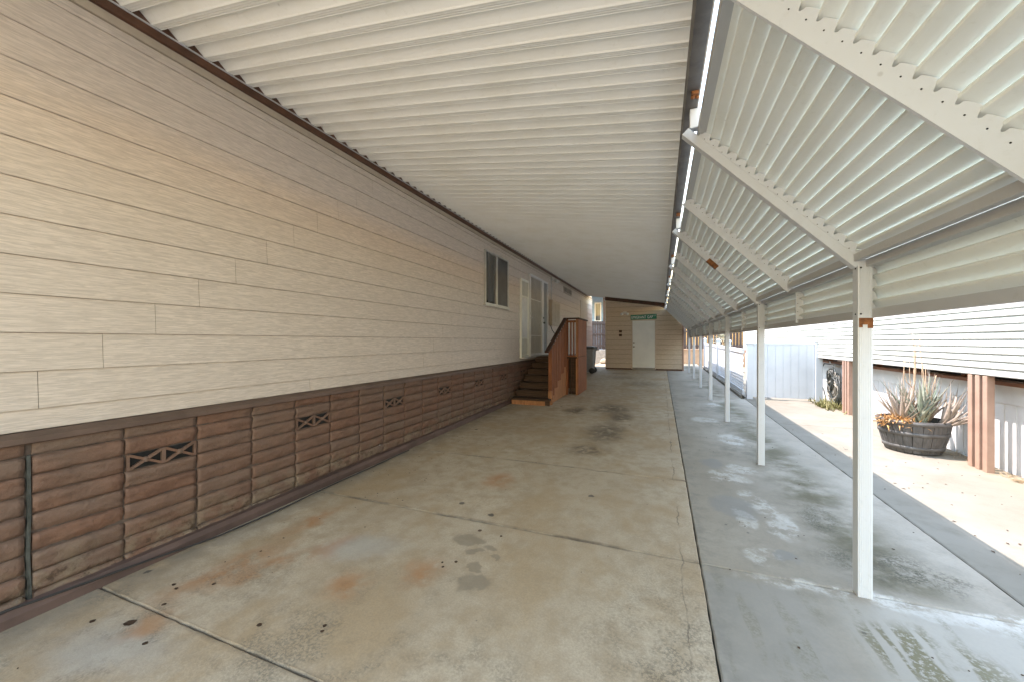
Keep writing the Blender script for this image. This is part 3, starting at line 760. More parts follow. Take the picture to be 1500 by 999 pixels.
# stiles and rails stand proud, six raised panels between them
yb_ = SY - .004; pr = .010; xl, xr, xm0, xm1 = -1.172, -.238, -.765, -.645
zr = [dz0, dz0 + .24, dz0 + .80, dz0 + .98, dz0 + 1.56, dz0 + 1.68, dz1 - .13, dz1]
b.box(xl, xl + .12, yb_ - pr, yb_ - .0005, dz0, dz1); b.box(xr - .12, xr, yb_ - pr, yb_ - .0005, dz0, dz1); b.box(xm0, xm1, yb_ - pr, yb_ - .0005, dz0, dz1)
for z0, z1 in ((zr[0], zr[1]), (zr[2], zr[3]), (zr[4], zr[5]), (zr[6], zr[7])):
    b.box(xl + .12, xm0, yb_ - pr, yb_ - .0005, z0, z1); b.box(xm1, xr - .12, yb_ - pr, yb_ - .0005, z0, z1)
for z0, z1 in ((zr[1], zr[2]), (zr[3], zr[4]), (zr[5], zr[6])):
    for x0, x1 in ((xl + .12, xm0), (xm1, xr - .12)): b.box(x0 + .03, x1 - .03, yb_ - .007, yb_ - .0005, z0 + .03, z1 - .03)
dr = b.build('door', None, shed)
for zz, r in ((1.22, .032), (1.40, .024)):
    b = B(); b.lathe([(0, -.07), (r, -.065), (r * 1.1, -.045), (.014, -.03), (.014, -.01), (.034, -.008), (.034, 0)], (-1.11, yb_ - pr, zz), 14, 'y')
    b.build('handle' if zz < 1.3 else 'lock', M['brass'], dr)
b = B(); b.box(-1.172, -.238, SY - .05, SY + .02, gs - .01, dz0 - .004); b.build('threshold', M['walk'], shed)
for zz in (1.72, 1.89): parts('outlet_cover', M['rust_brown'], shed, [(-1.75, -1.62, SY - .03, SY - .010, zz - .055, zz + .055)], .003)
b = B(); b.box(-1.58, -1.42, SY - .03, SY - .012, 2.66, 2.76); fl = b.build('flood_light', M['white_paint'], shed, .003)
for dx in (-.07, .07):
    b = B(); c = Vector((-1.5 + dx * .4, SY - .04, 2.70)); d = Vector((dx * 8, -.6, -.3)).normalized()
    b.tube([c, c + d * .05, c + d * .09, c + d * .17, c + d * .175], .03, 12)
    for v in b.bm.verts:
        if (v.co - c).dot(d) > .08: ax = c + d * (v.co - c).dot(d); v.co = ax + (v.co - ax) * 1.9
    b.build('lamp', M['white_paint'], fl)
# street sign over the shed door
sg = thing('street_name_sign', (-.70, SY - .05, 2.40), 'green street name sign with white lettering mounted over the shed door', 'sign')
b = B(); b.box(-1.245, -.165, SY - .052, SY - .046, 2.40, 2.615); b.box(-1.0, -.96, SY - .046, SY - .012, 2.47, 2.52); b.box(-.42, -.38, SY - .046, SY - .012, 2.47, 2.52)
b.build('panel', M['sign_green'], sg, .001)
def text(body, size, x, z, w=None):
    cu = bpy.data.curves.new('lettering', 'FONT'); cu.body = body; cu.size = size; cu.extrude = .001; cu.align_x = 'LEFT'
    o = bpy.data.objects.new('lettering', cu); COL.objects.link(o); bpy.context.view_layer.update()
    me = bpy.data.meshes.new_from_object(o.evaluated_get(bpy.context.evaluated_depsgraph_get())); bpy.data.objects.remove(o)
    mx = max(v.co.x for v in me.vertices); mn = min(v.co.x for v in me.vertices)
    k = (w / (mx - mn)) if w else 1
    for v in me.vertices:
        px, pz = (v.co.x - mn) * k + x, v.co.y + z; yv = SY - .0535 + (-.001 if v.co.z > 0 else .001)
        v.co = (px - sg.location.x, yv - sg.location.y, pz - sg.location.z)
    me.materials.append(M['sign_white']); q = bpy.data.objects.new('lettering', me); COL.objects.link(q); q.parent = sg
text('EMIGRANT GAP', .175, -1.205, 2.442, .89); text('CT', .075, -.285, 2.525, .09)
sg.rotation_euler = (0, R(-1.3), 0)

# ------------------------------------------------------------------ wooden entry stairs
st = thing('wooden_stairs', (-2.6, 9.2, .1), 'reddish wooden entry stairs with slatted handrail leading to the house door', 'stairs')
N = 7; zA = gz(7.85); zL = 1.075; rise = (zL - zA) / N; go = .28; yS = 7.85
for i in range(N):
    y = yS + go * i; z = zA + rise * (i + 1)
    xr_ = -2.20 if i < 1 else -2.30
    if i < N - 1:
        b = B(); b.box(-3.06, xr_, y - .03, y + go - .003, z - .038, z); b.box(-3.06, xr_, y, y + .02, z - rise + .003, z - .040)
        b.build('step', M['tread'] if i else M['redwood_light'], st, .003)
        if i == 0: st.children[-1].data.materials[0] = M['tread']
b = B(); b.box(-3.06, xr_ - .0, yS - .012, yS - .002, zA + .0, zA + rise - .045); b.build('step_riser', M['redwood_light'], st)
b = B()
for k in range(9): b.box(-3.13 + .0, -1.96, 9.53 + .13 * k, 9.53 + .13 * k + .122, zL - .036, zL)
b.build('landing_deck', M['tread'], st, .002)
b = B(); b.box(-3.06, -2.30, 9.53, 9.55, zL - rise + .003, zL - .04); b.build('step_riser', M['tread'], st)
# zigzag stringer boards: vertical boards under the flight
b = B(); y = 8.02
while y < 9.53:
    i = int((y + .05 - yS) / go); zt = zA + rise * (i + 1) + .02
    b.box(-2.262, -2.240, y, y + .087, gz(y) + .005, zt - .045); y += .091
b.build('skirt_board', M['redwood_light'], st, .002)
b = B()
for i in range(N - 1): b.box(-2.298, -2.264, yS + go * i + .02, yS + go * (i + 1), zA + .02, zA + rise * (i + 1) - .045)
b.build('stringer', M['tread'], st)
b = B(); b.box(-2.27, -2.19, 7.98, 8.06, gz(8) - .0, zA + .30); b.build('newel_block', M['redwood_light'], st, .004)
# rail over the flight
rb0 = Vector((-2.25, 7.80, 1.235)); rb1 = Vector((-2.25, 9.50, 2.03))
b = B(); b.bar(rb0, rb1, .09, .040); b.build('handrail', M['rail_cap'], st, .004)
b = B(); b.box(-2.29, -2.21, 8.07, 8.16, zA + .20, 1.235 + .47 * .30); b.build('rail_post', M['redwood'], st, .004)
y = 8.22; i = 0
while y < 9.48:
    zt = 1.235 + .4676 * (y - 7.80) - .03; si = int((y + .04 - yS) / go); zb = zA + rise * (si + 1) - .10
    b = B(); b.box(-2.238 + .001, -2.213, y, y + .088, zb, zt); b.build('baluster', M['redwood'], st, .002); y += .150
# landing enclosure
b = B(); y = 9.55
while y < 10.68: b.box(-1.955, -1.930, y, min(10.70, y + .136), gz(y) + .006, zL - .01); b.box(-1.955, -1.930, y + .001, min(10.70, y + .135), zL + .004, 2.01); y += .1405
b.build('side_board', M['redwood'], st, .002)
for x in (-2.26, -1.995):
    b = B(); b.box(x, x + .065 if x < -2.1 else x + .039, 9.545, 9.61, gz(9.5) + .002, 2.01); b.build('corner_post', M['redwood_light'] if x > -2.1 else M['redwood'], st, .003)
parts('cross_rail', M['redwood'], st, [(-2.194, -1.997, 9.56, 9.60, zL - .02, zL + .04), (-2.194, -1.997, 9.56, 9.60, 1.93, 1.985)], .002)
for k in range(2):
    x = -2.145 + .075 * k; b = B(); b.box(x, x + .035, 9.565, 9.595, zL + .041, 1.929); b.build('baluster', M['redwood'], st, .002)
b = B()
for k in range(3): b.box(-2.19 + .066 * k, -2.19 + .066 * k + .060, 9.66, 9.675, gz(9.6) + .01, zL - .04)
b.build('slat_panel', M['tread'], st, .002)
b = B(); b.box(-2.285, -1.900, 9.50, 9.64, 2.012, 2.047); b.box(-2.02, -1.900, 9.642, 10.74, 2.012, 2.047); b.build('cap_rail', M['rail_cap'], st, .004)
b = B(); x = -3.1
while x < -1.98: b.box(x, x + .11, 10.76, 10.785, gz(10.7) + .01, zL - .04); x += .14
b.build('back_board', M['redwood'], st, .002)

# ------------------------------------------------------------------ trash bin
gb = gz(15.6)
tb = thing('trash_bin', (-2.74, 15.6, gb), 'grey wheeled trash bin with dark lid behind the wooden stairs', 'bin')
b = B(); cx, cy = -2.74, 15.6
def ringbox(w, d, z, r=.05, seg=4):
    p = []
    for qx, qy, a0 in ((1, 1, 0), (-1, 1, 90), (-1, -1, 180), (1, -1, 270)):
        for k in range(seg + 1):
            a = R(a0 + 90 * k / seg); p.append((cx + qx * (w / 2 - r) + r * math.cos(a), cy + qy * (d / 2 - r) + r * math.sin(a), z))
    return p
def loft(bb, rings):
    m = len(rings[0]); vs = sum(rings, [])
    bb.vf(vs, [(j * m + k, j * m + (k + 1) % m, (j + 1) * m + (k + 1) % m, (j + 1) * m + k) for j in range(len(rings) - 1) for k in range(m)] + [tuple(range(m))[::-1], tuple((len(rings) - 1) * m + k for k in range(m))])
loft(b, [ringbox(.42, .50, gb + .06), ringbox(.46, .54, gb + .3), ringbox(.54, .62, gb + .92), ringbox(.60, .68, gb + .925), ringbox(.60, .68, gb + .97)])
b.build('body', M['bin_body'], tb)
b = B(); loft(b, [ringbox(.62, .71, gb + .972), ringbox(.63, .72, gb + 1.01), ringbox(.55, .6, gb + 1.06), ringbox(.35, .35, gb + 1.085)]); b.build('lid', M['bin_lid'], tb)
b = B(); b.tube([(cx + .33, cy - .24, gb + .9), (cx + .38, cy - .24, gb + .95), (cx + .38, cy + .24, gb + .95), (cx + .33, cy + .24, gb + .9)], .018); b.build('handle', M['bin_lid'], tb)
for s_ in (-1, 1):
    b = B(); b.lathe([(0, -.03), (.09, -.03), (.115, -.02), (.115, .02), (.09, .03), (0, .03)], (cx + .19, cy + s_ * .29, gb + .115), 20, 'y'); b.build('wheel', M['rubber'], tb)

# ------------------------------------------------------------------ side gate and lattice fence
gt = thing('vinyl_gate', (2.6, 10.4, gz(10.4)), 'white solid board gate between two capped posts across the side yard', 'gate')
g0 = gz(10.4)
b = B(); x = 2.005; k = 0
while x < 3.19:
    b.box(x, min(x + .148, 3.195), 10.39, 10.415, g0 + .05, g0 + 1.26); x += .150
b.build('board_panel', M['white_vinyl'], gt, .003)
b = B(); b.box(2.005, 3.195, 10.38, 10.425, g0 + 1.262, g0 + 1.30); b.box(2.005, 3.195, 10.416, 10.45, g0 + .1, g0 + .18); b.box(2.005, 3.195, 10.416, 10.45, g0 + 1.08, g0 + 1.16); b.build('rail', M['white_vinyl'], gt, .003)
def vpost(parent, x, y, h, w=.105):
    z = gz(y); b = B(); b.box(x - w / 2, x + w / 2, y - w / 2, y + w / 2, z - .05, z + h); p = b.build('post', M['white_vinyl'], parent, .004)
    b = B(); b.box(x - w / 2 - .015, x + w / 2 + .015, y - w / 2 - .015, y + w / 2 + .015, z + h, z + h + .03)
    q = w / 2 + .01; b.vf([(x - q, y - q, z + h + .0301), (x + q, y - q, z + h + .0301), (x + q, y + q, z + h + .0301), (x - q, y + q, z + h + .0301), (x, y, z + h + .075)], [(0, 1, 4), (1, 2, 4), (2, 3, 4), (3, 0, 4), (3, 2, 1, 0)])
    b.build('cap', M['white_vinyl'], p); return p
vpost(gt, 1.94, 10.4, 1.28, .12); vpost(gt, 3.265, 10.4, 1.33, .13)
lf = thing('lattice_fence', (1.83, 14.5, gz(14.5)), 'white vinyl lattice fence with capped posts running behind the awning', 'fence')
fy = [10.42, 12.6, 14.7, 16.8, 18.9]
for y in fy[1:]: vpost(lf, 1.83, y, 1.30)
for ya, yb in zip(fy, fy[1:]):
    za, zb = gz(ya), gz(yb)
    b = B()
    for h0, h1 in ((.08, .19), (1.06, 1.16)): b.box(1.808, 1.852, ya + .055, yb - .055, h0, h1, True)
    b.build('rail', M['white_vinyl'], lf, .003)
    b = B(); h0, h1 = .191, 1.059; L = yb - ya - .11; wv_ = .034; st_ = .135
    for sgn, x in ((1, 1.826), (-1, 1.833)):
        u = -(h1 - h0)
        while u < L:
            # diagonal strip from (u,h0) to (u+H,h1), clipped to the bay
            a0 = max(0, u); a1 = min(L, u + (h1 - h0))
            if a1 - a0 > .02:
                q0, q1 = (a0, h0 + (a0 - u)), (a1, h0 + (a1 - u))
                if sgn < 0: q0, q1 = (L - q0[0], q0[1]), (L - q1[0], q1[1])
                yy0, yy1 = ya + .055 + q0[0], ya + .055 + q1[0]
                b.bar((x, yy0, q0[1] + gz(yy0)), (x, yy1, q1[1] + gz(yy1)), .012, wv_, (1, 0, 0)) if False else b.bar((x, yy0, q0[1] + gz(yy0)), (x, yy1, q1[1] + gz(yy1)), wv_, .005, (1, 0, 0))
            u += st_
    b.build('lattice_panel', M['white_vinyl'], lf)
b = B(); b.box(1.765, 1.80, 10.46, 19.0, -.09, .06, True); tag(b.build('kerb_strip', M['yard']), kind='structure')

# ------------------------------------------------------------------ the neighbour's screened porch
nb = thing('neighbour_porch', (4.5, 8, 0.0), 'white board porch wall under a bright louvered metal screen', 'porch')
NY0, NY1 = -3.0, 19.6; NX = 3.50
b = B(); y = NY0; rnd = random.Random(21)
while y < NY1 - .1:                                          # grooved vertical boarding
    b.box(NX, NX + .02, y + .004, y + .148, -.02, .775, True); y += .1525
b.box(NX + .012, NX + .03, NY0, NY1, -.05, .80, True)
b.build('wall', M['white_paint'], nb, .002)
b = B(); b.box(NX - .012, NX + .03, NY0, NY1, .79, .99); b.build('trim_board', M['white_paint'], nb, .002)
b = B(); b.box(NX - .05, NX + .12, NY0, NY1, .992, 1.035); b.build('sill', M['sill'], nb, .003)
parts('inner_wall', M['fence_wood'], nb, [(NX + .10, NX + .105, NY0, NY1, -.1, .99), (6.8, 6.9, NY0, NY1, -.1, 2.5), (NX + .1, 6.9, NY0 - .05, NY0, -.1, 2.5), (NX + .1, 6.9, NY1, NY1 + .05, -.1, 2.5)])
b = B(); b.box(NX + .1, 6.8, NY0, NY1, .25, .30); b.build('floor', M['tread'], nb)
for y in [NY0 + .3 + 1.02 * i for i in range(22)]:
    b = B(); b.box(NX + .02, NX + .09, y, y + .05, 1.036, 2.35); b.build('stud', M['sill'], nb)
SX = 3.25
b = B(); i = 0; z = 1.105; NSC = 15; rs = random.Random(5)
for (ya, yb) in ((NY0, 4.92), (4.925, 12.0), (12.005, 18.6)):
    for i in range(NSC):
        zb = 1.105 + .0765 * i; dx = rs.uniform(-.0015, .0015)
        poly = [(SX + .004, zb - .002), (SX - .010, zb + .001), (SX - .013, zb + .008), (SX - .006, zb + .05), (SX + .001, zb + .068), (SX + .004, zb + .0785)]
        b.prism_y([(p[0] + dx, p[1]) for p in poly] + [(p[0] + .0015 + dx, p[1] + .0006) for p in poly[::-1]], ya, yb, 1)
b.build('louver_screen', M['screen'], nb)
b = B()
for y in (4.92, 12.0): b.box(SX + .022, SX + .05, y - .01, y + .01, 1.10, 2.28)
for y in (NY0 + .02, 3.0, 6.2, 9.4, 13.0, 15.6, 18.5): b.box(SX + .022, SX + .045, y, y + .03, 1.10, 2.28)
b.build('screen_frame', M['frame_white'], nb)
b = B(); b.prism_y([(SX - .12, 2.30), (SX - .12, 2.38), (7.2, 2.95), (7.2, 2.88)], NY0 - .2, 18.9); b.build('roof', M['rail_grey'], nb)
for y0 in (5.64, 8.86, 2.42):
    for k in range(3):
        y = y0 + .107 * k; b = B(); b.box(SX + .022 - .03, SX + .085 - .03, y, y + .062, gz(y) + .0, 1.098); b.build('post', M['pink'], nb, .003)
# things kept on the ledge inside the porch
for (y, dy, h, mt, nm, lb) in ((4.35, .55, .22, 'black', 'storage_box', 'dark storage box on the porch ledge right of the salmon posts'), (6.55, .50, .20, 'fence_wood', 'storage_box', 'brown wooden storage box on the porch ledge above the planter')):
    b = B(); b.box(NX + .13, NX + .40, y, y + dy, .90, .90 + h + .2); b.box(NX + .12, NX + .41, y - .01, y + dy + .01, .90 + h + .2, .90 + h + .24); tag(b.build(nm, M[mt], None, .004), lb, 'box')
b = B(); b.box(NX + .106, NX + .5, NY0 + .1, NY1 - .1, .86, .895); b.build('inner_shelf', M['fence_wood'], nb)

# ------------------------------------------------------------------ barrel planter and what grows in it
bx, by, bz = 3.0, 6.42, gz(6.42)
pl = thing('barrel_planter', (bx, by, bz), 'grey weathered half barrel planter standing by the white porch wall', 'planter')
b = B(); ns = 22; H_ = .40
def br(t): return .255 + .085 * t + .012 * math.sin(math.pi * t)
for k in range(ns):
    a0 = 2 * math.pi * (k + .03) / ns; a1 = 2 * math.pi * (k + .97) / ns; vs = []
    q = random.Random(k).uniform(-.004, .004)
    for j in range(6):
        t = j / 5; r = br(t) + q
        for rr, aa in ((r, a0), (r + .003, (a0 + a1) / 2), (r, a1), (r - .03, a1), (r - .03, a0)): vs.append((bx + rr * math.cos(aa), by + rr * math.sin(aa), bz + .01 + H_ * t))
    b.vf(vs, [(j * 5 + i, j * 5 + (i + 1) % 5, (j + 1) * 5 + (i + 1) % 5, (j + 1) * 5 + i) for j in range(5) for i in range(5)] + [(0, 1, 2, 3, 4)[::-1], tuple(25 + i for i in range(5))])
b.build('stave', M['barrel'], pl)
for t in (.16, .60, .93):
    b = B(); r = br(t) + .006; b.lathe([(r - .004, bz + .01 + H_ * t - .022), (r + .001, bz + .01 + H_ * t - .021), (r + .006, bz + .01 + H_ * t + .021), (r + .001, bz + .01 + H_ * t + .022)], (bx, by, 0), 40); b.build('hoop', M['hoop'], pl)
b = B(); b.lathe([(0, bz + .36), (.15, bz + .365), (.315, bz + .345)], (bx, by, 0), 24); b.build('potting_soil', M['soil'], pl)

def blade(bb, base, az, lean, L, w, curl, rnd, thick_=.25):
    """one tapering succulent leaf, channelled, curving up or over"""
    n = 7; vs = []; p = Vector(base); el = lean; d_az = Vector((math.cos(az), math.sin(az), 0)); side = Vector((-math.sin(az), math.cos(az), 0))
    for i in range(n + 1):
        t = i / n; ww = w * (1 - t ** 1.6) * (.75 + .5 * math.sin(math.pi * min(1, t * 1.3)))
        ww = max(ww, .0012)
        d = d_az * math.cos(el) + Vector((0, 0, 1)) * math.sin(el); up = -d_az * math.sin(el) + Vector((0, 0, 1)) * math.cos(el)
        vs += [p + side * ww / 2 + up * ww * .12, p - up * ww * thick_, p - side * ww / 2 + up * ww * .12, p + up * ww * .02]
        p = p + d * L / n; el += curl / n
    fs = [(j * 4 + i, j * 4 + (i + 1) % 4, (j + 1) * 4 + (i + 1) % 4, (j + 1) * 4 + i) for j in range(n) for i in range(4)] + [(0, 3, 2, 1), (n * 4, n * 4 + 1, n * 4 + 2, n * 4 + 3)]
    bb.vf(vs, fs, True)
def rosette(name, x, y, z, n, L, w, mat, label, seed, lean=(.7, 1.45), group='succulents in the barrel', azr=(0, 360), curl=(-.3, .5)):
    r = random.Random(seed); b = B()
    for i in range(n):
        az = R(r.uniform(*azr)); le = r.uniform(*lean)
        blade(b, (x + r.uniform(-.03, .03), y + r.uniform(-.03, .03), z - .02), az, le, L * r.uniform(.65, 1.1), w * r.uniform(.7, 1.15), r.uniform(*curl), r)
    return tag(b.build(name, mat), label, 'plant', group)
zt = bz + .37
rosette('aloe_plant', bx + .06, by - .06, zt, 30, .62, .066, M['aloe'], 'green broad-leaved aloe in the middle of the barrel planter', 1, (.95, 1.5))
rosette('dry_agave', bx - .12, by - .02, zt, 50, .56, .040, M['aloe_dry'], 'dry brown narrow-leaved agave at the left of the barrel planter', 2, (.75, 1.45))
rosette('dry_agave', bx + .17, by + .10, zt, 34, .64, .044, M['aloe_dry'], 'withered tan agave with tall curling leaves behind the green aloe', 3, (.7, 1.5))
rosette('dry_agave', bx + .24, by - .12, zt, 26, .60, .044, M['aloe_dry'], 'withered agave leaning over the rim towards the salmon posts', 4, (.25, 1.1), azr=(-120, 60), curl=(-.2, .7))
r = random.Random(8); b = B()
for i in range(230):
    a = R(r.gauss(208, 20)); rr = r.uniform(.16, .365); blade(b, (bx + rr * math.cos(a), by + rr * math.sin(a), zt + r.uniform(-.04, .06)), a + r.uniform(-1.4, 1.4), r.uniform(-.6, 1.3), r.uniform(.05, .12), .018, r.uniform(-1.6, .4), r)
tag(b.build('dried_succulent', M['orange']), 'orange dried succulent spilling over the front rim of the barrel', 'plant', 'succulents in the barrel')
b = B(); r = random.Random(14)
def stalk(x, y, h, lx, ly, r0=.010, forks=0):
    P = []; p = Vector((x, y, zt - .02))
    for i in range(9):
        t = i / 8; P.append(p + Vector((lx * t + .012 * math.sin(t * 7 + x * 30), ly * t + .010 * math.sin(t * 5 + y * 20), h * t)))
    b.tube(P, r0, 6, r2=.003)
    for f in range(forks):
        q = P[3 + f % 3]; e = Vector((r.uniform(-.10, .10), r.uniform(-.08, .08), 0))
        b.tube([q, q + e * .7 + Vector((0, 0, .07)), q + e + Vector((0, 0, .20)), q + e * 1.05 + Vector((0, 0, .38))], r0 * .7, 6, r2=.0025)
stalk(bx + .02, by - .02, 1.18, .02, .10, .009, 2); stalk(bx + .10, by - .05, 1.12, -.02, .05, .009, 1); stalk(bx - .10, by + .02, .78, .06, .03, .009, 0); stalk(bx + .14, by, .62, .06, -.06, .010, 2); stalk(bx + .05, by + .10, 1.05, .03, -.02, .008, 1)
tag(b.build('dry_flower_stalks', M['stalk']), 'tall dry branching flower stalks rising from the barrel planter', 'plant', 'succulents in the barrel')
r = random.Random(30); b = B()
for i in range(110):
    x = r.uniform(3.30, 3.46); y = r.choice((r.uniform(5.3, 5.62), r.uniform(5.9, 6.5))); a = r.uniform(0, 6.28); blade(b, (x, y, gz(y) + .004), a, r.uniform(0, .35), r.uniform(.06, .2), .006, r.uniform(-.5, .3), r)
tag(b.build('dry_straw', M['straw']), 'dry straw littering the foot of the white porch wall', 'straw', kind='stuff')

# ------------------------------------------------------------------ coiled hoses on the porch wall
hz = thing('garden_hose', (3.42, 9.9, gz(9.9)), 'tangled coil of grey and pale garden hose hanging on the porch wall', 'hose')
r = random.Random(40)
def coil(mt, n, cy, cz, ry, rz_, rad, x):
    b = B(); P = []
    for i in range(n * 16):
        t = 2 * math.pi * i / 16; k = 1 + .16 * math.sin(i * .37 + cy)
        P.append((x - .004 * (i / 16) + .02 * math.sin(i * .9), cy + ry * k * math.cos(t) + .05 * math.sin(i * .11), cz + rz_ * k * math.sin(t) - .04 * math.cos(i * .07)))
    b.tube(P, rad, 6); return b.build('hose_coil', mt, hz)
coil(M['hose'], 7, 9.95, .52, .24, .30, .011, 3.42); coil(M['hose_pale'], 5, 10.0, .62, .17, .30, .010, 3.39); coil(M['hose_dark'], 5, 9.75, .46, .22, .27, .013, 3.36); coil(M['hose_dark'], 3, 10.0, .68, .14, .22, .011, 3.35); coil(M['hose_pale'], 4, 9.9, .46, .26, .20, .009, 3.37)
b = B(); b.tube([(3.40, 10.05, .98), (3.36, 10.35, .98), (3.33, 10.55, .80), (3.32, 10.50, .55), (3.33, 10.3, .42), (3.34, 10.22, .25), (3.34, 10.2, .14)], .012, 8); b.build('hose_end', M['hose_dark'], hz)
b = B(); b.box(3.40, 3.50, 9.9, 10.05, .93, .98); b.tube([(3.40, 9.97, .97), (3.34, 9.97, 1.0), (3.33, 9.97, 1.05)], .012); b.build('hanger', M['alu'], hz)
r = random.Random(50); b = B()
for i in range(260):
    x = r.uniform(3.05, 3.45); y = r.gauss(9.75, .28); z0 = gz(y) + .002; a = r.uniform(0, 6.28); blade(b, (x, y, z0), a, r.uniform(.4, 1.4), r.uniform(.08, .24), .022, r.uniform(-1.0, .2), r)
tag(b.build('weed_clump', M['weed']), 'yellow green weeds growing under the coiled hose', 'weeds', kind='stuff')

# ------------------------------------------------------------------ cable along the footing
b = B(); P = []
for i in range(60):
    y = -1.5 + i * .095; lift = .105 if y < .9 else (.10 - .08 * min(1, (y - .9) / .9)); x = W + .10 + (.02 if y < .9 else .02 + .06 * min(1, (y - .9) / .8)) + .008 * math.sin(y * 3.1)
    P.append((x, y, gz(y) + lift + .004 * math.sin(y * 5)))
b.tube(P, .0065, 6); tag(b.build('power_cable', M['rubber']), 'thin black cable lying along the brown footing of the house', 'cable')

# leaf litter on the sunlit slab and drive
r = random.Random(60); b = B()
for i in range(90):
    x = r.uniform(1.9, 3.3); y = r.uniform(1.5, 7.5); s_ = r.uniform(.006, .018); a = r.uniform(0, 6.28); z0 = gz(y) + .002
    p = [(x + s_ * math.cos(a), y + s_ * math.sin(a), z0), (x - s_ * .5 * math.sin(a), y + s_ * .5 * math.cos(a), z0 + .004), (x - s_ * math.cos(a), y - s_ * math.sin(a), z0 + .002), (x + s_ * .5 * math.sin(a), y - s_ * .5 * math.cos(a), z0 + .004)]
    b.face(p)
def fleck(x, y, s_):
    z0 = gz(y) + .0015; k = 7; ph = r.uniform(0, 6.28); ring = [(x + s_ * r.uniform(.5, 1.1) * math.cos(ph + 6.283 * i / k), y + s_ * r.uniform(.5, 1.0) * math.sin(ph + 6.283 * i / k), z0) for i in range(k)]
    vs = ring + [(p[0], p[1], p[2] + .0018) for p in ring]; b.vf(vs, [tuple(range(k))[::-1], tuple(k + i for i in range(k))] + [(i, (i + 1) % k, k + (i + 1) % k, k + i) for i in range(k)])
for (x, y, s_) in ((-2.756, 1.061, .016), (-2.56, 1.125, .03), (-2.709, 1.395, .015), (-2.653, 1.377, .014), (-2.56, 1.271, .014), (-2.317, 1.077, .014), (-1.917, 1.356, .014), (-1.599, 1.473, .013), (-1.58, 1.44, .012), (-2.493, 1.484, .012), (-1.25, 2.2, .014), (-1.3, 2.12, .012), (-1.33, 2.16, .011), (-1.28, 2.62, .02), (-1.1, 2.6, .012)): fleck(x, y, s_)
for i in range(120):
    x, y = (r.uniform(-3.0, .1), r.uniform(2.0, 9)) if i % 3 == 0 else (r.gauss(-2.65, .3), r.gauss(3.4, .9))
    if x > -3.05: fleck(x, y, r.choice((.004, .005, .006, .009)))
for i in range(40): fleck(r.uniform(.4, 1.8), r.uniform(2, 9), r.choice((.005, .006, .009)))
tag(b.build('leaf_litter', M['tread']), 'small dark dead leaves and grit scattered over the concrete paving', 'leaves', kind='stuff')

# ------------------------------------------------------------------ beyond the far end
def board_fence(name, x0, x1, y, zb, h, label):
    t = thing(name, ((x0 + x1) / 2, y, zb), label, 'fence')
    b = B(); x = x0; r = random.Random(int(x0 * 10) + 77)
    while x < x1:
        w = .138; hh = zb + h + r.uniform(-.015, .015); b.box(x + .003, min(x1, x + w), y, y + .018, zb + .02, hh); x += .145
    b.build('board_panel', M['fence_wood'], t)
    b = B()
    for z in (zb + .18, zb + h * .52, zb + h - .16): b.box(x0, x1, y - .045, y - .002, z, z + .09)
    b.build('rail', M['fence_wood'], t)
    for x in [x0 + .1 + 2.4 * i for i in range(int((x1 - x0) / 2.4) + 1)]:
        b = B(); b.box(x, x + .09, y + .02, y + .11, zb, zb + h - .04); b.build('post', M['fence_wood'], t)
    return t
board_fence('wooden_fence', -8.0, .9, 22.6, .98, 1.62, 'weathered brown board fence on top of the pale retaining wall')
board_fence('wooden_fence', 1.0, 8.5, 22.6, .98, 1.80, 'dark brown board fence behind the white lattice fence')
rw = B()
for r_ in range(4):
    for i in range(23):
        x = -8.1 + i * .4 + (.2 if r_ % 2 else 0)
        if x > .88: continue
        rw.box(x + .003, min(x + .397, .897), 22.3, 22.75, .22 + .19 * r_, .22 + .19 * r_ + .186)
tag(rw.build('retaining_wall', M['block_wall'], None, .004), 'pale block retaining wall under the weathered far fence', 'wall')
b = B(); b.box(.905, 8.5, 22.3, 22.7, .1, 1.0); b.box(.90, 8.5, 22.26, 22.74, 1.0, 1.05); tag(b.build('garden_wall', M['tan_wall'], None, .006), 'low sunlit salmon tan wall beyond the right edge of the shed', 'wall')
r = random.Random(70)
for (x, y, s_, lb) in ((-2.86, 21.2, .26, 'large tan rock in front of the retaining wall by the trash bin'), (-2.3, 21.5, .20, 'smaller tan rock lying nearest the shed corner')):
    b = B(); bmesh.ops.create_icosphere(b.bm, subdivisions=3, radius=s_)
    for v in b.bm.verts:
        n_ = math.sin(v.co.x * 17 + y) * math.cos(v.co.y * 13) * .10 + math.sin(v.co.z * 21 + x) * .07
        v.co = v.co * (1 + n_); v.co.z *= .6; v.co += Vector((x, y, gz(y) + s_ * .42))
    tag(b.build('rock', M['rock']), lb, 'rock', 'rocks by the retaining wall')
# the pale blue house seen over the fence
bh = thing('blue_house', (-4.5, 31, .5), 'pale blue house with a covered porch beyond the far fence', 'house')
b = B(); z = .4
while z < 5.2: b.prism_x([(28.99, z), (28.97, z), (28.985, z + .19), (28.99, z + .19)], -9.0, -2.4); z += .19
b.box(-9.0, -2.4, 28.99, 35, .3, 5.2); b.build('wall', M['blue_wall'], bh)
b = B(); b.prism_x([(26.6, 4.55), (26.6, 4.72), (32, 6.6), (35.5, 5.2), (35.5, 5.0), (28.9, 5.0)], -9.5, -2.0); b.build('roof', M['gutter'], bh)
b = B()
for x in (-4.62, -4.2): b.box(x, x + .07, 28.9, 28.965, 2.9, 4.3)
b.box(-4.549, -4.201, 28.9, 28.965, 2.9, 2.97); b.box(-4.549, -4.201, 28.9, 28.965, 4.23, 4.3); wn = b.build('window', M['white_paint'], bh)
b = B(); b.box(-4.548, -4.202, 28.93, 28.945, 2.972, 4.228); b.build('pane', M['glass'], wn)
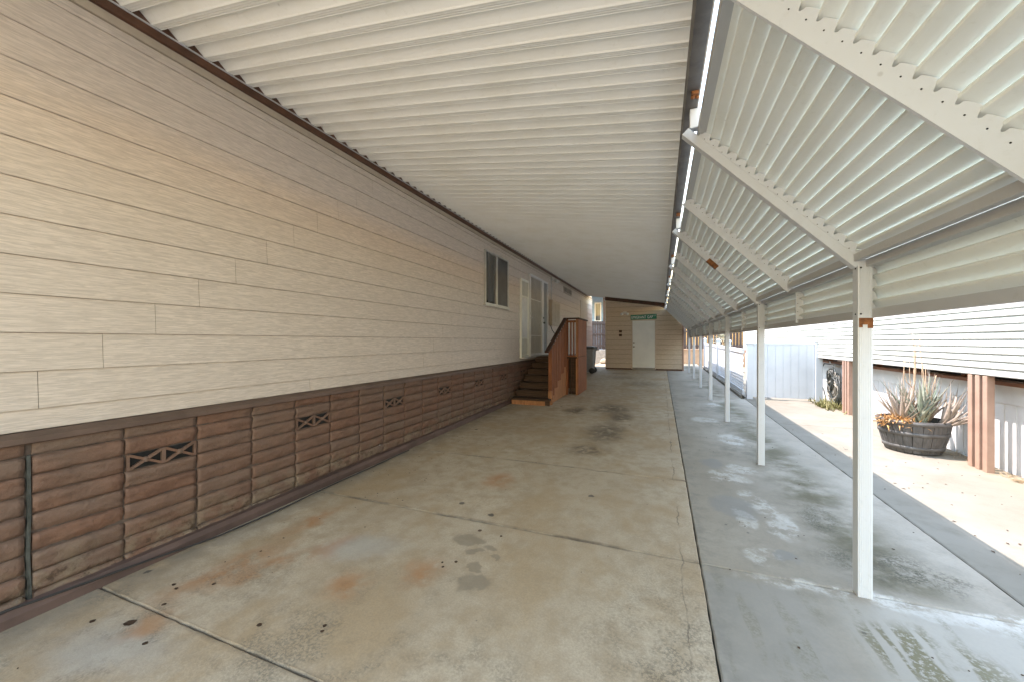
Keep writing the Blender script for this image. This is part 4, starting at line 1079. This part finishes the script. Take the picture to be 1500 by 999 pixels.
for x in (-3.72, -2.6):
    b = B(); b.box(x, x + .14, 26.9, 27.04, .4, 4.6); b.build('porch_post', M['white_paint'] if x > -3 else M['tread'], bh, .005)
# pale shrub behind the lattice
sh = thing('pale_shrub', (2.35, 18.0, gz(18)), 'pale sunlit shrub behind the far end of the lattice fence', 'shrub')
r = random.Random(80); b = B()
for i in range(420):
    t = r.random(); a = r.uniform(0, 6.28); rr = .42 * math.sin(math.pi * (.15 + .8 * t)) * r.uniform(.3, 1); p = (2.35 + rr * math.cos(a), 18 + rr * math.sin(a), gz(18) + .25 + 1.3 * t)
    blade(b, p, a, r.uniform(-.4, 1.0), r.uniform(.08, .16), .035, r.uniform(-1, .3), r)
b.build('foliage', M['pale_leaf'], sh)
b = B()
for i in range(5): a = i * 1.26; b.tube([(2.35, 18, gz(18) - .05), (2.35 + .1 * math.cos(a), 18 + .1 * math.sin(a), .6), (2.35 + .25 * math.cos(a), 18 + .25 * math.sin(a), 1.4)], .014, 6, r2=.005)
b.build('stem', M['stalk'], sh)

# ------------------------------------------------------------------ camera, light, sky
cam = bpy.data.cameras.new('camera'); co = bpy.data.objects.new('camera', cam); COL.objects.link(co)
co.location = (0, 0, 1.47); co.rotation_euler = (R(90), 0, math.atan(218 / 560))
cam.sensor_width = 36; cam.lens = 36 * 560 / 1500; cam.clip_start = .05; cam.clip_end = 600
sc.camera = co
sun_dir = Vector((1, -.02, -1.95)).normalized()
sd_ = bpy.data.lights.new('sun', 'SUN'); sd_.energy = 2.0; sd_.angle = R(.5); sd_.color = (1, .95, .87)
so = bpy.data.objects.new('sun', sd_); COL.objects.link(so); so.rotation_euler = sun_dir.to_track_quat('-Z', 'Y').to_euler(); so.location = (-8, 5, 16)
w = bpy.data.worlds.new('World'); sc.world = w; w.use_nodes = True
nt = w.node_tree; sky = nt.nodes.new('ShaderNodeTexSky'); sky.sky_type = 'NISHITA'; sky.sun_disc = False
sky.sun_elevation = math.asin(-sun_dir.z); sky.sun_rotation = R(-90); sky.air_density = 3.0; sky.dust_density = 0.5; sky.ozone_density = 3.0
bg = nt.nodes['Background']; bg.inputs['Strength'].default_value = .15; nt.links.new(sky.outputs[0], bg.inputs['Color'])
sc.view_settings.view_transform = 'Standard'; sc.view_settings.look = 'None'; sc.view_settings.gamma = 1
sc.view_settings.exposure = 2.62
sc.view_settings.use_white_balance = True; sc.view_settings.white_balance_temperature = 6650; sc.view_settings.white_balance_tint = 20
sc.view_settings.use_curve_mapping = False
sc.render.engine = 'CYCLES'; sc.cycles.use_denoising = True; sc.cycles.max_bounces = 10; sc.cycles.diffuse_bounces = 7
sc.cycles.sample_clamp_indirect = 6
